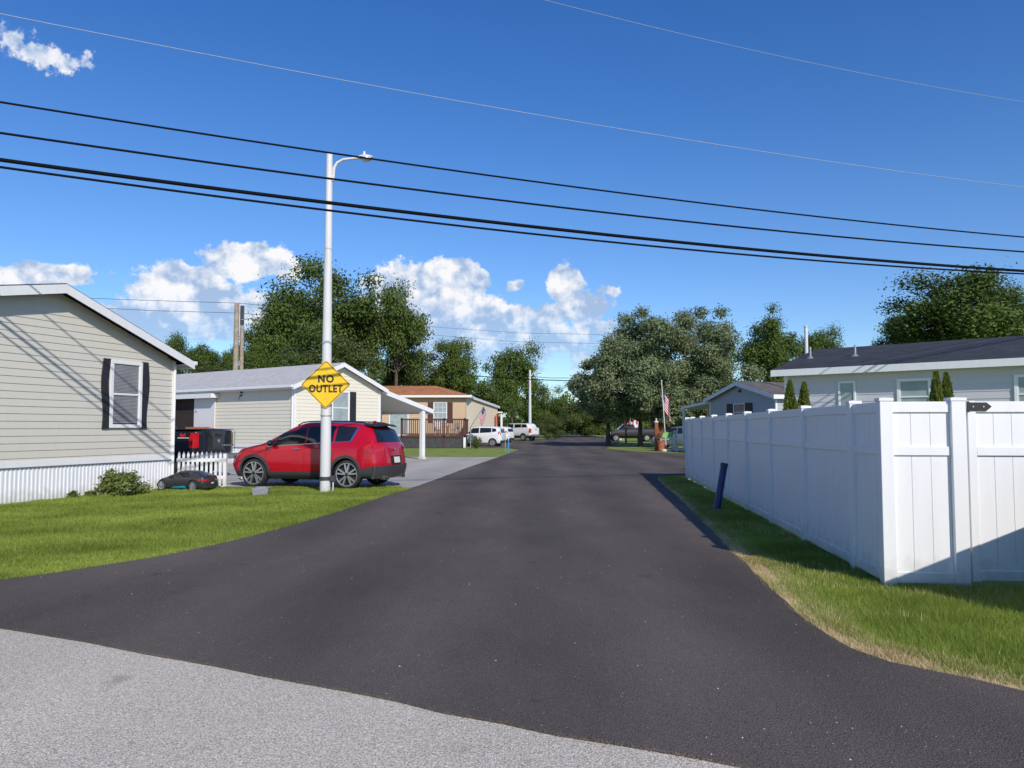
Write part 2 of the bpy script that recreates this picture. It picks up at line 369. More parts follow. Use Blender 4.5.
# ------------------------------------------------------------------ grass
def inside(poly, X, Y):
    r = np.zeros(len(X), bool); n = len(poly)
    for i in range(n):
        x0, y0 = poly[i]; x1, y1 = poly[(i + 1) % n]
        c = ((y0 > Y) != (y1 > Y)) & (X < (x1 - x0) * (Y - y0) / (y1 - y0 + 1e-12) + x0)
        r ^= c
    return r
def npmesh(name, V, Fc, m, rnd=None, k=3, parent=None):
    me = bpy.data.meshes.new(name); me.vertices.add(len(V)); me.vertices.foreach_set('co', V.astype(np.float32).ravel())
    nf = len(Fc); me.loops.add(nf * k); me.loops.foreach_set('vertex_index', Fc.astype(np.int32).ravel())
    me.polygons.add(nf); me.polygons.foreach_set('loop_start', np.arange(0, nf * k, k, dtype=np.int32))
    if rnd is not None:
        a = me.attributes.new('rnd', 'FLOAT', 'FACE'); a.data.foreach_set('value', rnd.astype(np.float32))
    me.materials.append(m); me.update(); me.validate()
    return me
def snoise(X, Y, s, sd):
    rg = np.random.default_rng(sd); r = np.zeros_like(X)
    for k in range(9):
        a = rg.uniform(0, 6.28); f = s * rg.uniform(.5, 2.2); r += np.sin((X * np.cos(a) + Y * np.sin(a)) * f + rg.uniform(0, 6.28))
    return r / 9 * 2
def grass(name, poly, n, h, wid, m, label, lean=.5, keep=None, z=-.03):
    P = np.array(poly); x0, y0 = P.min(0); x1, y1 = P.max(0)
    X = RNG.uniform(x0, x1, n * 4); Y = RNG.uniform(y0, y1, n * 4); ok = inside(poly, X, Y)
    # thin with distance, as far blades are drawn wider
    D = np.hypot(X, Y); ok &= RNG.random(len(X)) < np.clip(9.0 / D, 0, 1) ** 1.0
    if keep is not None: ok &= keep(X, Y)
    X, Y, D = X[ok][:n], Y[ok][:n], D[ok][:n]; q = len(X)
    cl = snoise(X, Y, 3.2, 5) * .3 + snoise(X, Y, 9, 6) * .25
    H = h * (.55 + RNG.random(q) * .8) * np.clip(1 + cl, .35, 2); W = wid * np.maximum(1, D / 7) * (.6 + .8 * RNG.random(q))
    a = RNG.uniform(0, 2 * PI, q); b = RNG.uniform(0, 2 * PI, q); l = RNG.random(q) * lean * H
    V = np.zeros((q, 3, 3)); dx, dy = np.cos(a) * W / 2, np.sin(a) * W / 2
    V[:, 0] = np.stack([X - dx, Y - dy, np.full(q, z)], 1); V[:, 1] = np.stack([X + dx, Y + dy, np.full(q, z)], 1)
    V[:, 2] = np.stack([X + np.cos(b) * l, Y + np.sin(b) * l, z + H], 1)
    rnd = np.clip(RNG.random(q) * .9 + snoise(X, Y, 1.4, 9) * .35, 0, 1.2)
    me = npmesh(name, V.reshape(-1, 3), np.arange(q * 3).reshape(-1, 3), m, rnd)
    return tag(link(name, me), label, 'grass', kind='stuff')
FA, FB = Vector((3.84, 7.95, 0)), Vector((5.52, 24.3, 0))     # fence corner and its far end
lawn = [(-9.4, 9.2), (-8.8, 8.85), (-7.2, 8.25)] + [(x + .03, y - .05) for x, y in lawnL] + [(-3.2, 20.75), (-6.6, 20.6), (-9.0, 20.5), (-12, 11.5)]
grass('grass', lawn, 430000, .06, .007, M['blade'], 'bright green mown lawn in front of the beige house on the left', lean=1.0)
vg = [(x + .03, y) for x, y in inner[:1]] + inner + [(4.9, 4.15), (8.5, 3.9), (9.5, 7.55), (3.92, 7.88)] + [(FB.x - .1, FB.y), (4.9, 25.2)]
grass('grass', vg, 360000, .062, .0045, M['blade'], 'thick green verge grass growing in front of and beside the white vinyl fence', lean=1.3)
ed = [(x + .0, y) for x, y in vergeR] + [(p[0] + .22, p[1] + .1) for p in inner[::-1]]
grass('dry_grass', ed, 150000, .045, .005, M['straw'], 'straw coloured dead grass along the asphalt edge before the white fence', lean=1.6)
grass('dry_grass', vg, 26000, .075, .005, M['straw'], 'scattered dry blades mixed into the green verge grass', lean=.9, keep=lambda X, Y: snoise(X, Y, 2.5, 31) > 0)
grass('grass', ed, 60000, .055, .005, M['blade'], 'sparse green tufts among the dead grass at the asphalt edge', lean=1.0, keep=lambda X, Y: snoise(X, Y, 5, 3) > -.1)

# ------------------------------------------------------------------ vinyl fence
u = (FB - FA).normalized(); Lf = (FB - FA).length
fence = thing('privacy_fence', 'tall white vinyl privacy fence enclosing the grey house on the right', 'fence', FA, dirrot(u.x, u.y))
def post(parent, x, y, h=1.868, w=.127):
    m = MB(); m.box(x - w/2, x + w/2, y - w/2, y + w/2, -.05, h); o = m.build('post', M['white'], parent, bevel=.004)
    c = MB(); c.box(x - w/2 - .007, x + w/2 + .007, y - w/2 - .007, y + w/2 + .007, h, h + .03)
    q = w / 2 + .006; c.add([(x-q,y-q,h+.03),(x+q,y-q,h+.03),(x+q,y+q,h+.03),(x-q,y+q,h+.03),(x,y,h+.04)], [(0,1,4),(1,2,4),(2,3,4),(3,0,4),(3,2,1,0)])
    c.build('post_cap', M['white'], o)
    return o
def boards(m, a, b, z0, z1, t, axis, off, bw=.178):
    k = max(1, round((b - a) / bw)); w = (b - a) / k
    for i in range(k):
        s, e = a + i * w + .0025, a + (i + 1) * w - .0025
        if axis == 'x': m.box(s, e, off - t/2, off + t/2, z0, z1)
        else: m.box(off - t/2, off + t/2, s, e, z0, z1)
    # tongue behind the joints
    if axis == 'x': m.box(a, b, off - t/2 + .006, off + t/2 - .006, z0 + .002, z1 - .002)
    else: m.box(off - t/2 + .006, off + t/2 - .006, a, b, z0 + .002, z1 - .002)
def bay(parent, a, b, axis='x', h=1.86):
    m = MB(); boards(m, a, b, .03, h - .1, .024, axis, 0); out = [m.build('panel', M['white'], parent)]
    for z0, z1 in ((h - .11, h), (1.31, 1.40), (.02, .13)):
        r = MB()
        if axis == 'x': r.box(a, b, -.032, .032, z0, z1)
        else: r.box(-.032, .032, a, b, z0, z1)
        out.append(r.build('rail', M['white'], parent, bevel=.004))
    return out
px = [0, .93] ; 
while px[-1] + 2.03 < Lf - .3: px.append(px[-1] + 2.03)
px.append(Lf)
for x in px: post(fence, x, 0)
for a, b in zip(px, px[1:]): bay(fence, a + .0635, b - .0635)
# far return (perpendicular), towards +x world = local -y
post(fence, Lf, -2.1); farbay = bay(fence, -2.1 + .0635, -.0635, 'y')
fy = fence
# children of the bay built along y sit at x=0: shift them to the far end
for ch in farbay: ch.location.x = Lf
# front run towards the gate: local direction -y is world right
front = MB
post(fence, 0, -.70, 1.868, .14)
bay(fence, -.63, -.0635, 'y')
# gate
gt = link('gate', None, fence); gt.location = (0, 0, 0)
g = MB(); boards(g, -2.62, -.88, .10, 1.76, .024, 'y', 0)
g.build('panel', M['white'], gt)
for z0, z1 in ((1.75, 1.86), (1.31, 1.40), (.06, .16)):
    r = MB(); r.box(-.034, .034, -2.62, -.88, z0, z1); r.build('rail', M['white'], gt, bevel=.004)
r = MB(); r.box(-.036, .036, -.88, -.80, .05, 1.865); r.build('frame', M['white'], gt, bevel=.004)
r = MB(); r.box(-.036, .036, -2.70, -2.62, .05, 1.865); r.build('frame', M['white'], gt, bevel=.004)
h = MB(); h.prism([(-.80, 1.765), (-.80, 1.85), (-.98, 1.85), (-1.03, 1.807), (-.98, 1.765)], 'x', -.046, -.0365)
h.box(-.062, -.046, -.81, -.79, 1.75, 1.86)
h.build('hinge', M['black'], gt)
for yy in (-.85, -.95): 
    h = MB(); h.tube((-.052, yy, 1.807), (-.046, yy, 1.807), .008); h.build('bolt', M['galv'], gt)
post(fence, 0, -2.80, 1.868, .14)
bay(fence, -4.8, -2.87, 'y'); post(fence, 0, -4.87)

# metal cabinet added out of frame right, sized to shade the gate
cb = thing('shadow_blocker', 'green metal cabinet standing on the grass right of the gate', 'blocker', (4.62, 6.05, -.03), math.atan2(.72, 1.18))
m = MB(); m.box(0, 2.3, -.75, 0, 0, 1.45); m.build('blocker_body', M['greenmetal'], cb, bevel=.02)
m = MB(); m.box(-.03, 2.33, -.78, .0, 1.45, 1.49); m.build('lid', M['greenmetal'], cb)
for k in range(2):
    m = MB(); m.box(.06 + k * 1.12, 1.12 + k * 1.12, -.775, -.752, .12, 1.38); d = m.build('door', M['greenmetal'], cb)
    m = MB(); m.box(1.0 + k * .2, 1.03 + k * .2, -.80, -.776, .7, .85); m.build('handle', M['galv'], d)

# blue leaning pipe
b0 = Vector((*gr(716.5, 510.5), -.03)); b1 = at(724.5, 463, b0.y + .02)
bp_ = thing('leaning_pipe', 'dark blue plastic pipe leaning in the verge beside the white fence', 'marker pipe', b0)
d = b1 - b0; m = MB(); m.tube((0,0,0), d * .93, .068, .066, 20); m.build('pipe', M['navy'], bp_, smooth=True)
m = MB(); m.tube(d * .925, d * 1.0, .074, .07, 20); m.build('cap', M['navycap'], bp_, smooth=True, bevel=.006)

# loose grit on the new asphalt
rg = np.random.default_rng(4); q = 700
X = rg.uniform(-6, 5, q); Y_ = 3.6 + rg.random(q) ** 1.6 * 15; ok = inside(roadpoly, X, Y_); X, Y_ = X[ok], Y_[ok]; q = len(X); s_ = .0016 + .0032 * rg.random(q) ** 3
base_ = np.array([(-1,-1,0),(1,-1,0),(1,1,0),(-1,1,0),(-.6,-.5,1.0),(.5,-.6,.8),(.6,.5,1.1),(-.5,.6,.9)]); fc_ = np.array([(4,5,6,7),(0,1,5,4),(1,2,6,5),(2,3,7,6),(3,0,4,7)])
an = rg.uniform(0, 6.28, q); ca, sa = np.cos(an)[:, None], np.sin(an)[:, None]
bx_ = base_[None, :, 0] * ca - base_[None, :, 1] * sa; by_ = base_[None, :, 0] * sa + base_[None, :, 1] * ca
V_ = np.stack([X[:, None] + bx_ * s_[:, None], Y_[:, None] + by_ * s_[:, None], .006 + base_[None, :, 2] * s_[:, None] + 0 * bx_], 2)
F_ = (np.arange(q) * 8)[:, None, None] + fc_[None]
tag(link('loose_gravel', npmesh('loose_gravel', V_.reshape(-1, 3), F_.reshape(-1, 4), M['stonepale'], k=4)), 'tiny pale stone chips scattered over the dark asphalt', 'gravel', kind='stuff')
# ------------------------------------------------------------------ houses
def planks(m, P, ud, nd, z0, z1, bounds, course=.16, lip=.014, holes=()):
    P, ud, nd = Vector(P), Vector(ud), Vector(nd); z = z0
    while z < z1 - 1e-4:
        zt = min(z + course, z1); a0, b0 = bounds(z); a1, b1 = bounds(zt - 1e-5)
        if b0 - a0 < .02: break
        if b1 < a1: a1 = b1 = (a1 + b1) / 2
        q = lambda t, zz, o: P + ud * t + nd * o + Vector((0, 0, zz))
        m.add([q(a0, z, lip), q(b0, z, lip), q(b1, zt, .001), q(a1, zt, .001), q(a0, z, 0), q(b0, z, 0)], [(0,1,2,3), (4,5,1,0)])
        z = zt
def gable_house(name, label, loc, dx, L, W, zb, ridge, slope, mats, ov=.3, rov=.3, course=.16, fas=.18, th=.10, holes=None, skirt=True, skirtm=None, corner=True, slope2=None):
    """local x along the ridge, y across; walls from zb up; ridge = top of roof"""
    t = thing(name, label, 'house', loc, dirrot(*dx))
    s2 = slope2 or slope
    zt = lambda y: ridge - (slope if y < W / 2 else s2) * abs(y - W / 2)
    ze = zt(0) - th - .03; ze2 = zt(W) - th - .03
    m = MB()
    bg = lambda z: (max(0, (z - ze) / slope), W - max(0, (z - ze2) / s2))
    ztop = zt(W / 2) - th - .02
    planks(m, (0, 0, 0), (0, 1, 0), (-1, 0, 0), zb, ztop, bg, course)
    planks(m, (L, 0, 0), (0, 1, 0), (1, 0, 0), zb, ztop, bg, course)
    planks(m, (0, 0, 0), (1, 0, 0), (0, -1, 0), zb, ze, lambda z: (0, L), course)
    planks(m, (0, W, 0), (1, 0, 0), (0, 1, 0), zb, ze2, lambda z: (0, L), course)
    me = m.mesh('wall', mats['wall'])
    # keep planks facing outwards
    link('wall', me, t)
    m = MB(); yy = [-ov, W / 2, W + ov]
    poly = [(-ov, zt(-ov)), (W/2, ridge), (W+ov, zt(W+ov)), (W+ov, zt(W+ov)-th), (W/2, ridge-th), (-ov, zt(-ov)-th)]
    m.prism(poly, 'x', -rov, L + rov)
    rf = m.build('roof', mats['roof'], t)
    e = .022
    for x0, x1 in ((-rov - e, -rov - .001), (L + rov + .001, L + rov + e)):
        for sgn in (-1, 1):
            ya, yb = W/2, W/2 + sgn * (W/2 + ov + e)
            pts = [(ya, ridge - .025), (yb, zt(yb) - .025), (yb, zt(yb) - .025 - fas), (ya, ridge - .025 - fas)]
            m = MB(); m.prism(pts, 'x', x0, x1); m.build('rake_board', mats['trim'], t)
    for y0, y1, yr in ((-ov - e, -ov - .001, -ov), (W + ov + .001, W + ov + e, W + ov)):
        m = MB(); m.box(-rov, L + rov, y0, y1, zt(yr) - .02 - fas, zt(yr) - .012); m.build('eave_board', mats['trim'], t)
    for y0, y1 in ((-ov, 0), (W, W + ov)):
        zz = zt(-ov if y1 <= 0 else W + ov) - th - .02; m = MB(); m.box(-rov + .002, L + rov - .002, min(y0, y1) + .001, max(y0, y1) - .001, zz - .012, zz); m.build('soffit', mats['trim'], t)
    if corner:
        w = .09
        for cx, sx in ((0, -1), (L, 1)):
            for cy, sy in ((0, -1), (W, 1)):
                xa, xb = sorted((cx + sx * .022, cx - sx * w)); ya, yb = sorted((cy + sy * .022, cy - sy * w))
                m = MB(); m.box(xa, xb, ya, yb, zb, (ze if cy == 0 else ze2) - .005); m.build('corner_trim', mats['trim'], t)
    if skirt:
        m = MB(); o = .035; n = 0
        def corr(P, ud, nd, ln):
            P, ud, nd = Vector(P), Vector(ud), Vector(nd); s = 0; pit = .10; vs = []; 
            while s <= ln + 1e-6:
                for q, d in ((0, 0), (.35, 0), (.45, .02), (.8, .02), (.9, 0)):
                    if s + q * pit <= ln: vs.append((s + q * pit, d))
                s += pit
            for (a, da), (b, db) in zip(vs, vs[1:]):
                A, B = P + ud * a + nd * (da - o), P + ud * b + nd * (db - o)
                m.quad(A + Vector((0,0,-.04)), B + Vector((0,0,-.04)), B + Vector((0,0,zb)), A + Vector((0,0,zb)))
        corr((0,0,0), (0,1,0), (-1,0,0), W); corr((0,0,0), (1,0,0), (0,-1,0), L); corr((0,W,0), (1,0,0), (0,1,0), L); corr((L,0,0), (0,1,0), (1,0,0), W)
        m.build('skirting', skirtm or M['skirt'], t)
        m = MB(); m.box(-.03, L + .03, -.03, W + .03, zb - .03, zb + .10); m.build('base_band', mats['trim'], t)
    return t
class Face:
    """wall plane of a house in local coordinates: s along u, z up, o outwards"""
    def __init__(s, P, ud, nd): s.P, s.u, s.n = Vector(P), Vector(ud), Vector(nd)
    def mat(s, a, z): 
        m = Matrix.Identity(4); q = s.P + s.u * a + Vector((0,0,z))
        for i in range(3): m[i][0] = s.u[i]; m[i][1] = s.n[i]; m[i][2] = (0,0,1)[i]; m[i][3] = q[i]
        return m
def window(house, face, s0, s1, z0, z1, trim, shutters=None, blind=None, wavy=False, grid=False, bar=True, shw=.2, fw=.06):
    X = face.mat(0, 0)
    m = MB(); m.X = X
    m.box(s0, s1, .016, .06, z1 - fw, z1); m.box(s0, s1, .016, .065, z0, z0 + fw); m.box(s0, s0 + fw, .016, .06, z0 + fw, z1 - fw); m.box(s1 - fw, s1, .016, .06, z0 + fw, z1 - fw)
    w = m.build('window', trim, house, bevel=.004)
    m = MB(); m.X = X; m.box(s0 + fw, s1 - fw, .018, .030, z0 + fw, z1 - fw); m.build('pane', blind or M['pane'], w)
    if bar:
        zm = (z0 + z1) / 2; m = MB(); m.X = X; m.box(s0 + fw + .001, s1 - fw - .001, .031, .052, zm - .022, zm + .022)
        i = .022
        m.box(s0 + fw + .001, s0 + fw + i, .031, .048, z0 + fw, z1 - fw); m.box(s1 - fw - i, s1 - fw - .001, .031, .048, z0 + fw, z1 - fw)
        m.build('sash', trim, w)
    if grid:
        m = MB(); m.X = X
        for k in (1, 2): q = s0 + (s1 - s0) * k / 3; m.box(q - .01, q + .01, .033, .045, z0 + fw, z1 - fw)
        for k in (1, 3): q = z0 + (z1 - z0) * k / 4; m.box(s0 + fw, s1 - fw, .0335, .0455, q - .01, q + .01)
        m.build('muntin', trim, w)
    if shutters:
        for a, b, sg in ((s0 - shw - .01, s0 - .01, -1), (s1 + .01, s1 + shw + .01, 1)):
            m = MB(); m.X = X
            if wavy:
                n = 16; L_ = []; 
                for k in range(n + 1):
                    z = z0 - .02 + (z1 - z0 + .04) * k / n; q = .035 * math.sin(2 * PI * (k / n) + .5)
                    L_.append((z, q if sg < 0 else -q))
                for (za, qa), (zb_, qb) in zip(L_, L_[1:]):
                    m.add([(a+qa,.018,za),(b+qa,.018,za),(b+qb,.018,zb_),(a+qb,.018,zb_),(a+qa,.05,za),(b+qa,.05,za),(b+qb,.05,zb_),(a+qb,.05,zb_)],
                          [(0,1,2,3),(4,5,6,7),(0,3,7,4),(1,2,6,5),(0,1,5,4),(3,2,6,7)])
            else:
                m.box(a, b, .018, .045, z0, z1)
                z = z0 + .05
                while z < z1 - .06: m.box(a + .03, b - .03, .045, .052, z, z + .03); z += .06
            m.build('shutter', shutters, house)
    return w
def blinds(house_win, face, s0, s1, z0, z1, m_):
    m = MB(); m.X = face.mat(0, 0); z = z0
    while z < z1: m.box(s0, s1, .030, .0308, z, z + .022); z += .034
    return m.build('blind', m_, house_win)

# beige house on the left
W1 = 7.4
H1 = gable_house('mobile_home', 'beige sided mobile home with low pitched gable and a shuttered window at the left edge', (-9.0, 20.5, 0), (-.948, .318), 16, W1, .78, 4.78, .3475,
    dict(wall=M['siding_beige'], roof=M['roof_dark'], trim=M['trim']), ov=.33, rov=.33, course=.158, fas=.20, slope2=.20)
f1 = Face((0,0,0), (0,1,0), (-1,0,0))
w = window(H1, f1, 1.16, 2.15, 1.58, 3.22, M['trim'], M['shutter'], wavy=True, fw=.085, shw=.2)
blinds(w, f1, 1.27, 2.04, 1.70, 3.12, M['blind'])
m = MB(); m.path([(-.055, .05, 3.2), (-.055, .05, 2.9), (-.045, .05, .25), (-.16, .05, .1)], .035, 8); m.build('downspout', M['trim'], H1, smooth=True)
m = MB(); m.box(-.35, 16.35, -.33 - .13, -.33 - .024, 3.27, 3.37); m.build('gutter', M['trim'], H1, bevel=.01)

# cream house behind the red car
W2 = 4.93
H2 = gable_house('mobile_home', 'cream single wide mobile home with grey roof behind the red car', (-6.17, 36, 0), (-.811, .585), 17, W2, .75, 4.45, .40,
    dict(wall=M['siding_cream'], roof=M['roof_grey'], trim=M['trim']), ov=.25, rov=.28, course=.155, fas=.18)
f2 = Face((0,0,0), (0,1,0), (-1,0,0))
w = window(H2, f2, 1.92, 2.95, 1.7, 3.18, M['trim'], M['shutter'], blind=M['curtain'], shw=.38)
f2s = Face((0,W2,0), (1,0,0), (0,1,0))
m = MB(); m.X = f2s.mat(0, 0); m.path([(.06, .05, 3.25), (.06, .05, .2)], .035, 8); m.build('downspout', M['trim'], H2, smooth=True)
m = MB(); m.X = f2s.mat(0, 0); m.box(-.28, 17.2, .28, .38, 3.23, 3.33); m.build('gutter', M['trim'], H2, bevel=.01)
m = MB(); m.X = f2s.mat(0, 0); m.prism([(3.45, 3.12), (3.62, 3.18), (3.72, 3.16), (3.58, 3.03), (3.78, 3.02), (3.70, 2.98), (3.82, 2.80), (3.66, 2.98), (3.52, 2.97), (3.62, 3.10)], 'y', .016, .03)
m.build('wall_ornament', M['shutter'], H2)
# porch with open door
m = MB(); m.X = f2s.mat(0, 0); m.box(5.3, 11.5, .02, .4, 3.02, 3.10); pr = m.build('porch_roof', M['roof_grey'], H2)
m = MB(); m.X = f2s.mat(0, 0); m.box(5.28, 11.5, .401, .425, 2.92, 3.13); m.box(5.27, 5.299, .02, .4, 2.93, 3.12); m.build('porch_fascia', M['trim'], pr)
m = MB(); m.X = f2s.mat(0, 0); m.box(5.5, 7.15, .05, .09, 1.55, 3.0); m.build('porch_panel', M['doorpaint'], H2)
m = MB(); m.X = f2s.mat(0, 0); m.box(7.2, 8.9, .016, .04, .9, 2.98); dd = m.build('doorway', M['darkroom'], H2)
m = MB(); m.X = f2s.mat(0, 0); m.box(8.95, 9.05, .04, .9, .9, 2.98); m.build('door', M['deckbrown'], H2)
m = MB(); m.X = f2s.mat(0, 0); m.box(5.4, 10, .1, 1.1, .75, .85); 
m.box(5.4, 7.3, .35, .41, 1.52, 1.60)
for k in range(12): m.box(5.45 + k * .155, 5.49 + k * .155, .36, .40, .85, 1.52)
for k in range(4): m.box(9.9, 10.6 + .1, .1, 1.1, .0 + k * .18, .18 + k * .18)
m.build('porch_steps', M['deckwood'], H2)
m = MB(); m.X = f2s.mat(0, 0); m.tube((6.95, .095, 2.35), (6.95, .13, 2.35), .05, n=10); m.build('door_light', M['galv'], H2)
# carport on the far side
cp = thing('carport', 'white lean-to carport with square posts beside the cream house', 'carport', (-6.17, 36, 0), dirrot(-.811, .585))
m = MB()
za, zc = 3.38, 2.40
def slab(m, x0, x1, ya, yb, za, zb, th):
    m.add([(x0,ya,za),(x1,ya,za),(x1,yb,zb),(x0,yb,zb),(x0,ya,za-th),(x1,ya,za-th),(x1,yb,zb-th),(x0,yb,zb-th)], [(0,1,2,3),(4,5,6,7),(0,1,5,4),(1,2,6,5),(2,3,7,6),(3,0,4,7)])
slab(m, .05, 9, -.12, -3.75, za, zc + .06, .07); m.build('carport_roof', M['trim'], cp)
m = MB(); slab(m, .0, .048, -.12, -3.8, za + .03, zc + .08, .22); m.box(.0, 9, -3.80, -3.752, zc - .14, zc + .07); m.build('carport_fascia', M['trim'], cp)
for x in (.16, 3.2, 6.2, 8.9):
    m = MB(); m.box(x - .1, x + .1, -3.2, -3.0, 0, zc + .1); m.box(x - .14, x + .14, -3.24, -2.96, 0, .09); m.build('post', M['trim'], cp, bevel=.006)

# tan house with orange roof and deck
X3, Y3 = -3.84, 64
H3 = thing('tan_house', 'tan house with orange shingle roof and brown deck beyond the carport', 'house', (X3, Y3, 0), dirrot(-1, 0.02))
ZE = 4.15
# local: x to the left (world -x), y towards camera (world -y)
m = MB()
planks(m, (0,0,0), (1,0,0), (0,1,0), .8, ZE, lambda z: (0, 17), .16)
m.build('wall', M['siding_tan'], H3)
m = MB(); planks(m, (0,0,0), (0,-1,0), (-1,0,0), .8, ZE, lambda z: (0, 9), .16); planks(m, (17,0,0), (0,-1,0), (1,0,0), .8, ZE, lambda z: (0, 9), .16); planks(m, (0,-9,0), (1,0,0), (0,-1,0), .8, ZE, lambda z: (0, 17), .16)
m.build('wall', M['siding_lit'], H3)
m = MB(); m.box(.02, 16.98, -8.98, -.02, 0, .8); m.build('foundation', M['darkskirt'], H3)
m = MB(); o = .5; zr = ZE + 1.12; zl = ZE + .06
m.add([(-o, o, zl), (17+o, o, zl), (17+o, -9-o, zl), (-o, -9-o, zl), (3.0, -4.5, zr), (14, -4.5, zr)], [(0,1,5,4),(1,2,5),(2,3,4,5),(3,0,4),(0,3,2,1)])
m.build('roof', M['roof_orange'], H3)
for q in ((-o-.03, 17+o+.03, o+.001, o+.03), (-o-.03, -o-.001, -9-o, o), (17+o+.001, 17+o+.03, -9-o, o), (-o-.03, 17+o+.03, -9-o-.03, -9-o-.001)):
    m = MB(); m.box(*q, zl-.16, zl+.02); m.build('eave_board', M['trim'], H3)
m = MB(); m.box(-o, 17+o, -9-o, o, zl-.17, zl-.161); m.build('soffit', M['trim'], H3)
f3 = Face((0,0,0), (1,0,0), (0,1,0))
window(H3, f3, 1.55, 2.7, 1.95, 3.65, M['trim'], M['deckbrown'], blind=M['curtain'], grid=True, shw=.45)
m = MB(); m.X = f3.mat(0,0); m.box(4.75, 6.4, .016, .05, .9, 2.75); sd = m.build('sliding_door', M['trim'], H3)
m = MB(); m.X = f3.mat(0,0); m.box(4.85, 6.3, .051, .058, 1.0, 2.65); m.build('pane', M['curtain'], sd)
window(H3, f3, 8.1, 9.0, 1.95, 3.4, M['trim'], M['deckbrown'], blind=M['curtain'], shw=.4)
# rear wing along the lane
WD = Vector((-.176, -.984, 0)); wl_ = 12.2; wn = Vector((-.984, .176, 0)); m = MB()
z = .8
while z < 4.1:
    e1_ = wl_ if z < 3.5 else max(.05, (4.12 - z) / .62 * wl_); q = lambda t, zz, o: Vector((0,.0,0)) + WD * t + wn * (o + .02) + Vector((0,0,zz))
    m.add([q(0, z, .014), q(e1_, z, .014), q(e1_, z + .16, .001), q(0, z + .16, .001), q(0, z, 0), q(e1_, z, 0)], [(0,1,2,3), (4,5,1,0)]); z += .16
m.build('wing_wall', M['siding_lit'], H3)  # stronger sunlight on this wall is put into its lighter colour
E_ = WD * (wl_ + .4)
m = MB(); P_ = [Vector((0,0,0)) + wn * .14, E_ + wn * .14, Vector((6, E_.y, 0)), Vector((6, -9.6, 0)), Vector((.2, -9.6, 0)), Vector((.2, -.2, 0))]
zs_ = [4.24, 3.62, 3.62, 3.9, 3.9, 4.22]
m.add([(p.x, p.y, z) for p, z in zip(P_, zs_)] + [(p.x, p.y, z - .1) for p, z in zip(P_, zs_)], [(0,1,2,3), (0,3,4,5), (6,9,8,7), (6,11,10,9)] + [(i, (i+1) % 6, (i+1) % 6 + 6, i + 6) for i in range(6)]); m.build('wing_roof', M['roof_orange'], H3)
m = MB(); a_, b_ = wn * .16, E_ + wn * .16
m.add([(a_.x, a_.y, 4.28), (b_.x, b_.y, 3.66), (b_.x, b_.y, 3.44), (a_.x, a_.y, 4.06)] + [(p.x, p.y, z) for p, z in zip([a_ + wn*.03, b_ + wn*.03, b_ + wn*.03, a_ + wn*.03], (4.28, 3.66, 3.44, 4.06))], [(0,1,2,3),(4,5,6,7),(0,1,5,4),(1,2,6,5),(2,3,7,6),(3,0,4,7)]); m.build('rake_board', M['trim'], H3)
# porch post and roof at the far end
m = MB(); m.box(-2.65, -1.5, -14.5, -12.3, 3.0, 3.12); m.build('porch_roof', M['trim'], H3)
for yy in (-12.5, -14.3):
    m = MB(); m.box(-2.6, -2.46, yy - .07, yy + .07, 0, 3.0); m.build('porch_post', M['trim'], H3)
m = MB(); m.box(-2.22, -2.12, -10.9, -10.2, 1.7, 2.9); m.build('wall_panel', M['plasticred'], H3)
# deck
DK = thing('wooden_deck', 'dark brown raised deck with baluster railing before the tan house', 'deck', (-3.6, 59.6, 0), 0)
m = MB(); m.box(-5.0, 0, 0, 4.3, .80, .95); m.build('deck_floor', M['deckbrown'], DK)
m = MB(); m.box(-4.95, -.1, .06, .10, 0, .8); m.box(-.14, -.1, .1, 4.3, 0, .8); m.build('deck_skirt', M['darkskirt'], DK)
def railing(p, q, par, z0=.95, h=1.3):
    p, q = Vector(p), Vector(q); d = q - p; L_ = d.length; d.normalize()
    t = MB(); t.X = Matrix.Translation(p) @ Matrix.Rotation(math.atan2(d.y, d.x), 4, 'Z')
    t.box(0, L_, -.05, .05, z0 + h - .12, z0 + h); t.box(0, L_, -.03, .03, z0 + .06, z0 + .16)
    t.build('rail', M['deckbrown'], par)
    t2 = MB(); t2.X = t.X; k = int(L_ / .16)
    for i in range(1, k): t2.box(L_ * i / k - .034, L_ * i / k + .034, -.03, .03, z0 + .16, z0 + h - .12)
    t2.build('baluster_row', M['deckbrown'], par)
railing((-5.0, .05, 0), (0, .05, 0), DK); railing((-.05, .1, 0), (-.05, 4.2, 0), DK)
for x in (-4.95, -3.3, -1.65, -.05):
    m = MB(); m.box(x - .06, x + .06, 0, .11, .0, 2.3); m.build('deck_post', M['deckbrown'], DK)
m = MB(); m.box(-.15, .03, -.09, -.001, 0, .8); m.build('deck_post', M['trim'], DK)
def patio_chair(x, y, rz, lab):
    t = thing('patio_chair', lab, 'chair', (x, y, .95), rz, 'patio furniture on the brown deck')
    m = MB(); m.box(-.25, .25, -.25, .25, .40, .44); m.build('seat', M['furniture'], t, bevel=.008)
    m = MB(); m.box(-.25, .25, .22, .26, .5, 1.0); m.build('backrest', M['furniture'], t, bevel=.008)
    for a in (-.22, .22):
        for b in (-.22, .22):
            m = MB(); m.box(a-.02, a+.02, b-.02, b+.02, 0, .4 if b < 0 else 1.0); m.build('leg', M['furniture'], t)
        m = MB(); m.box(a-.03, a+.03, -.25, .22, .62, .65); m.build('armrest', M['furniture'], t)
patio_chair(-5.75, 60.6, .6, 'pale patio chair left of the small table on the brown deck')
patio_chair(-4.5, 60.6, -.7, 'pale patio chair right of the small table on the brown deck')
tb = thing('patio_table', 'small pale round patio table between two chairs on the deck', 'table', (-5.1, 60.8, .95))
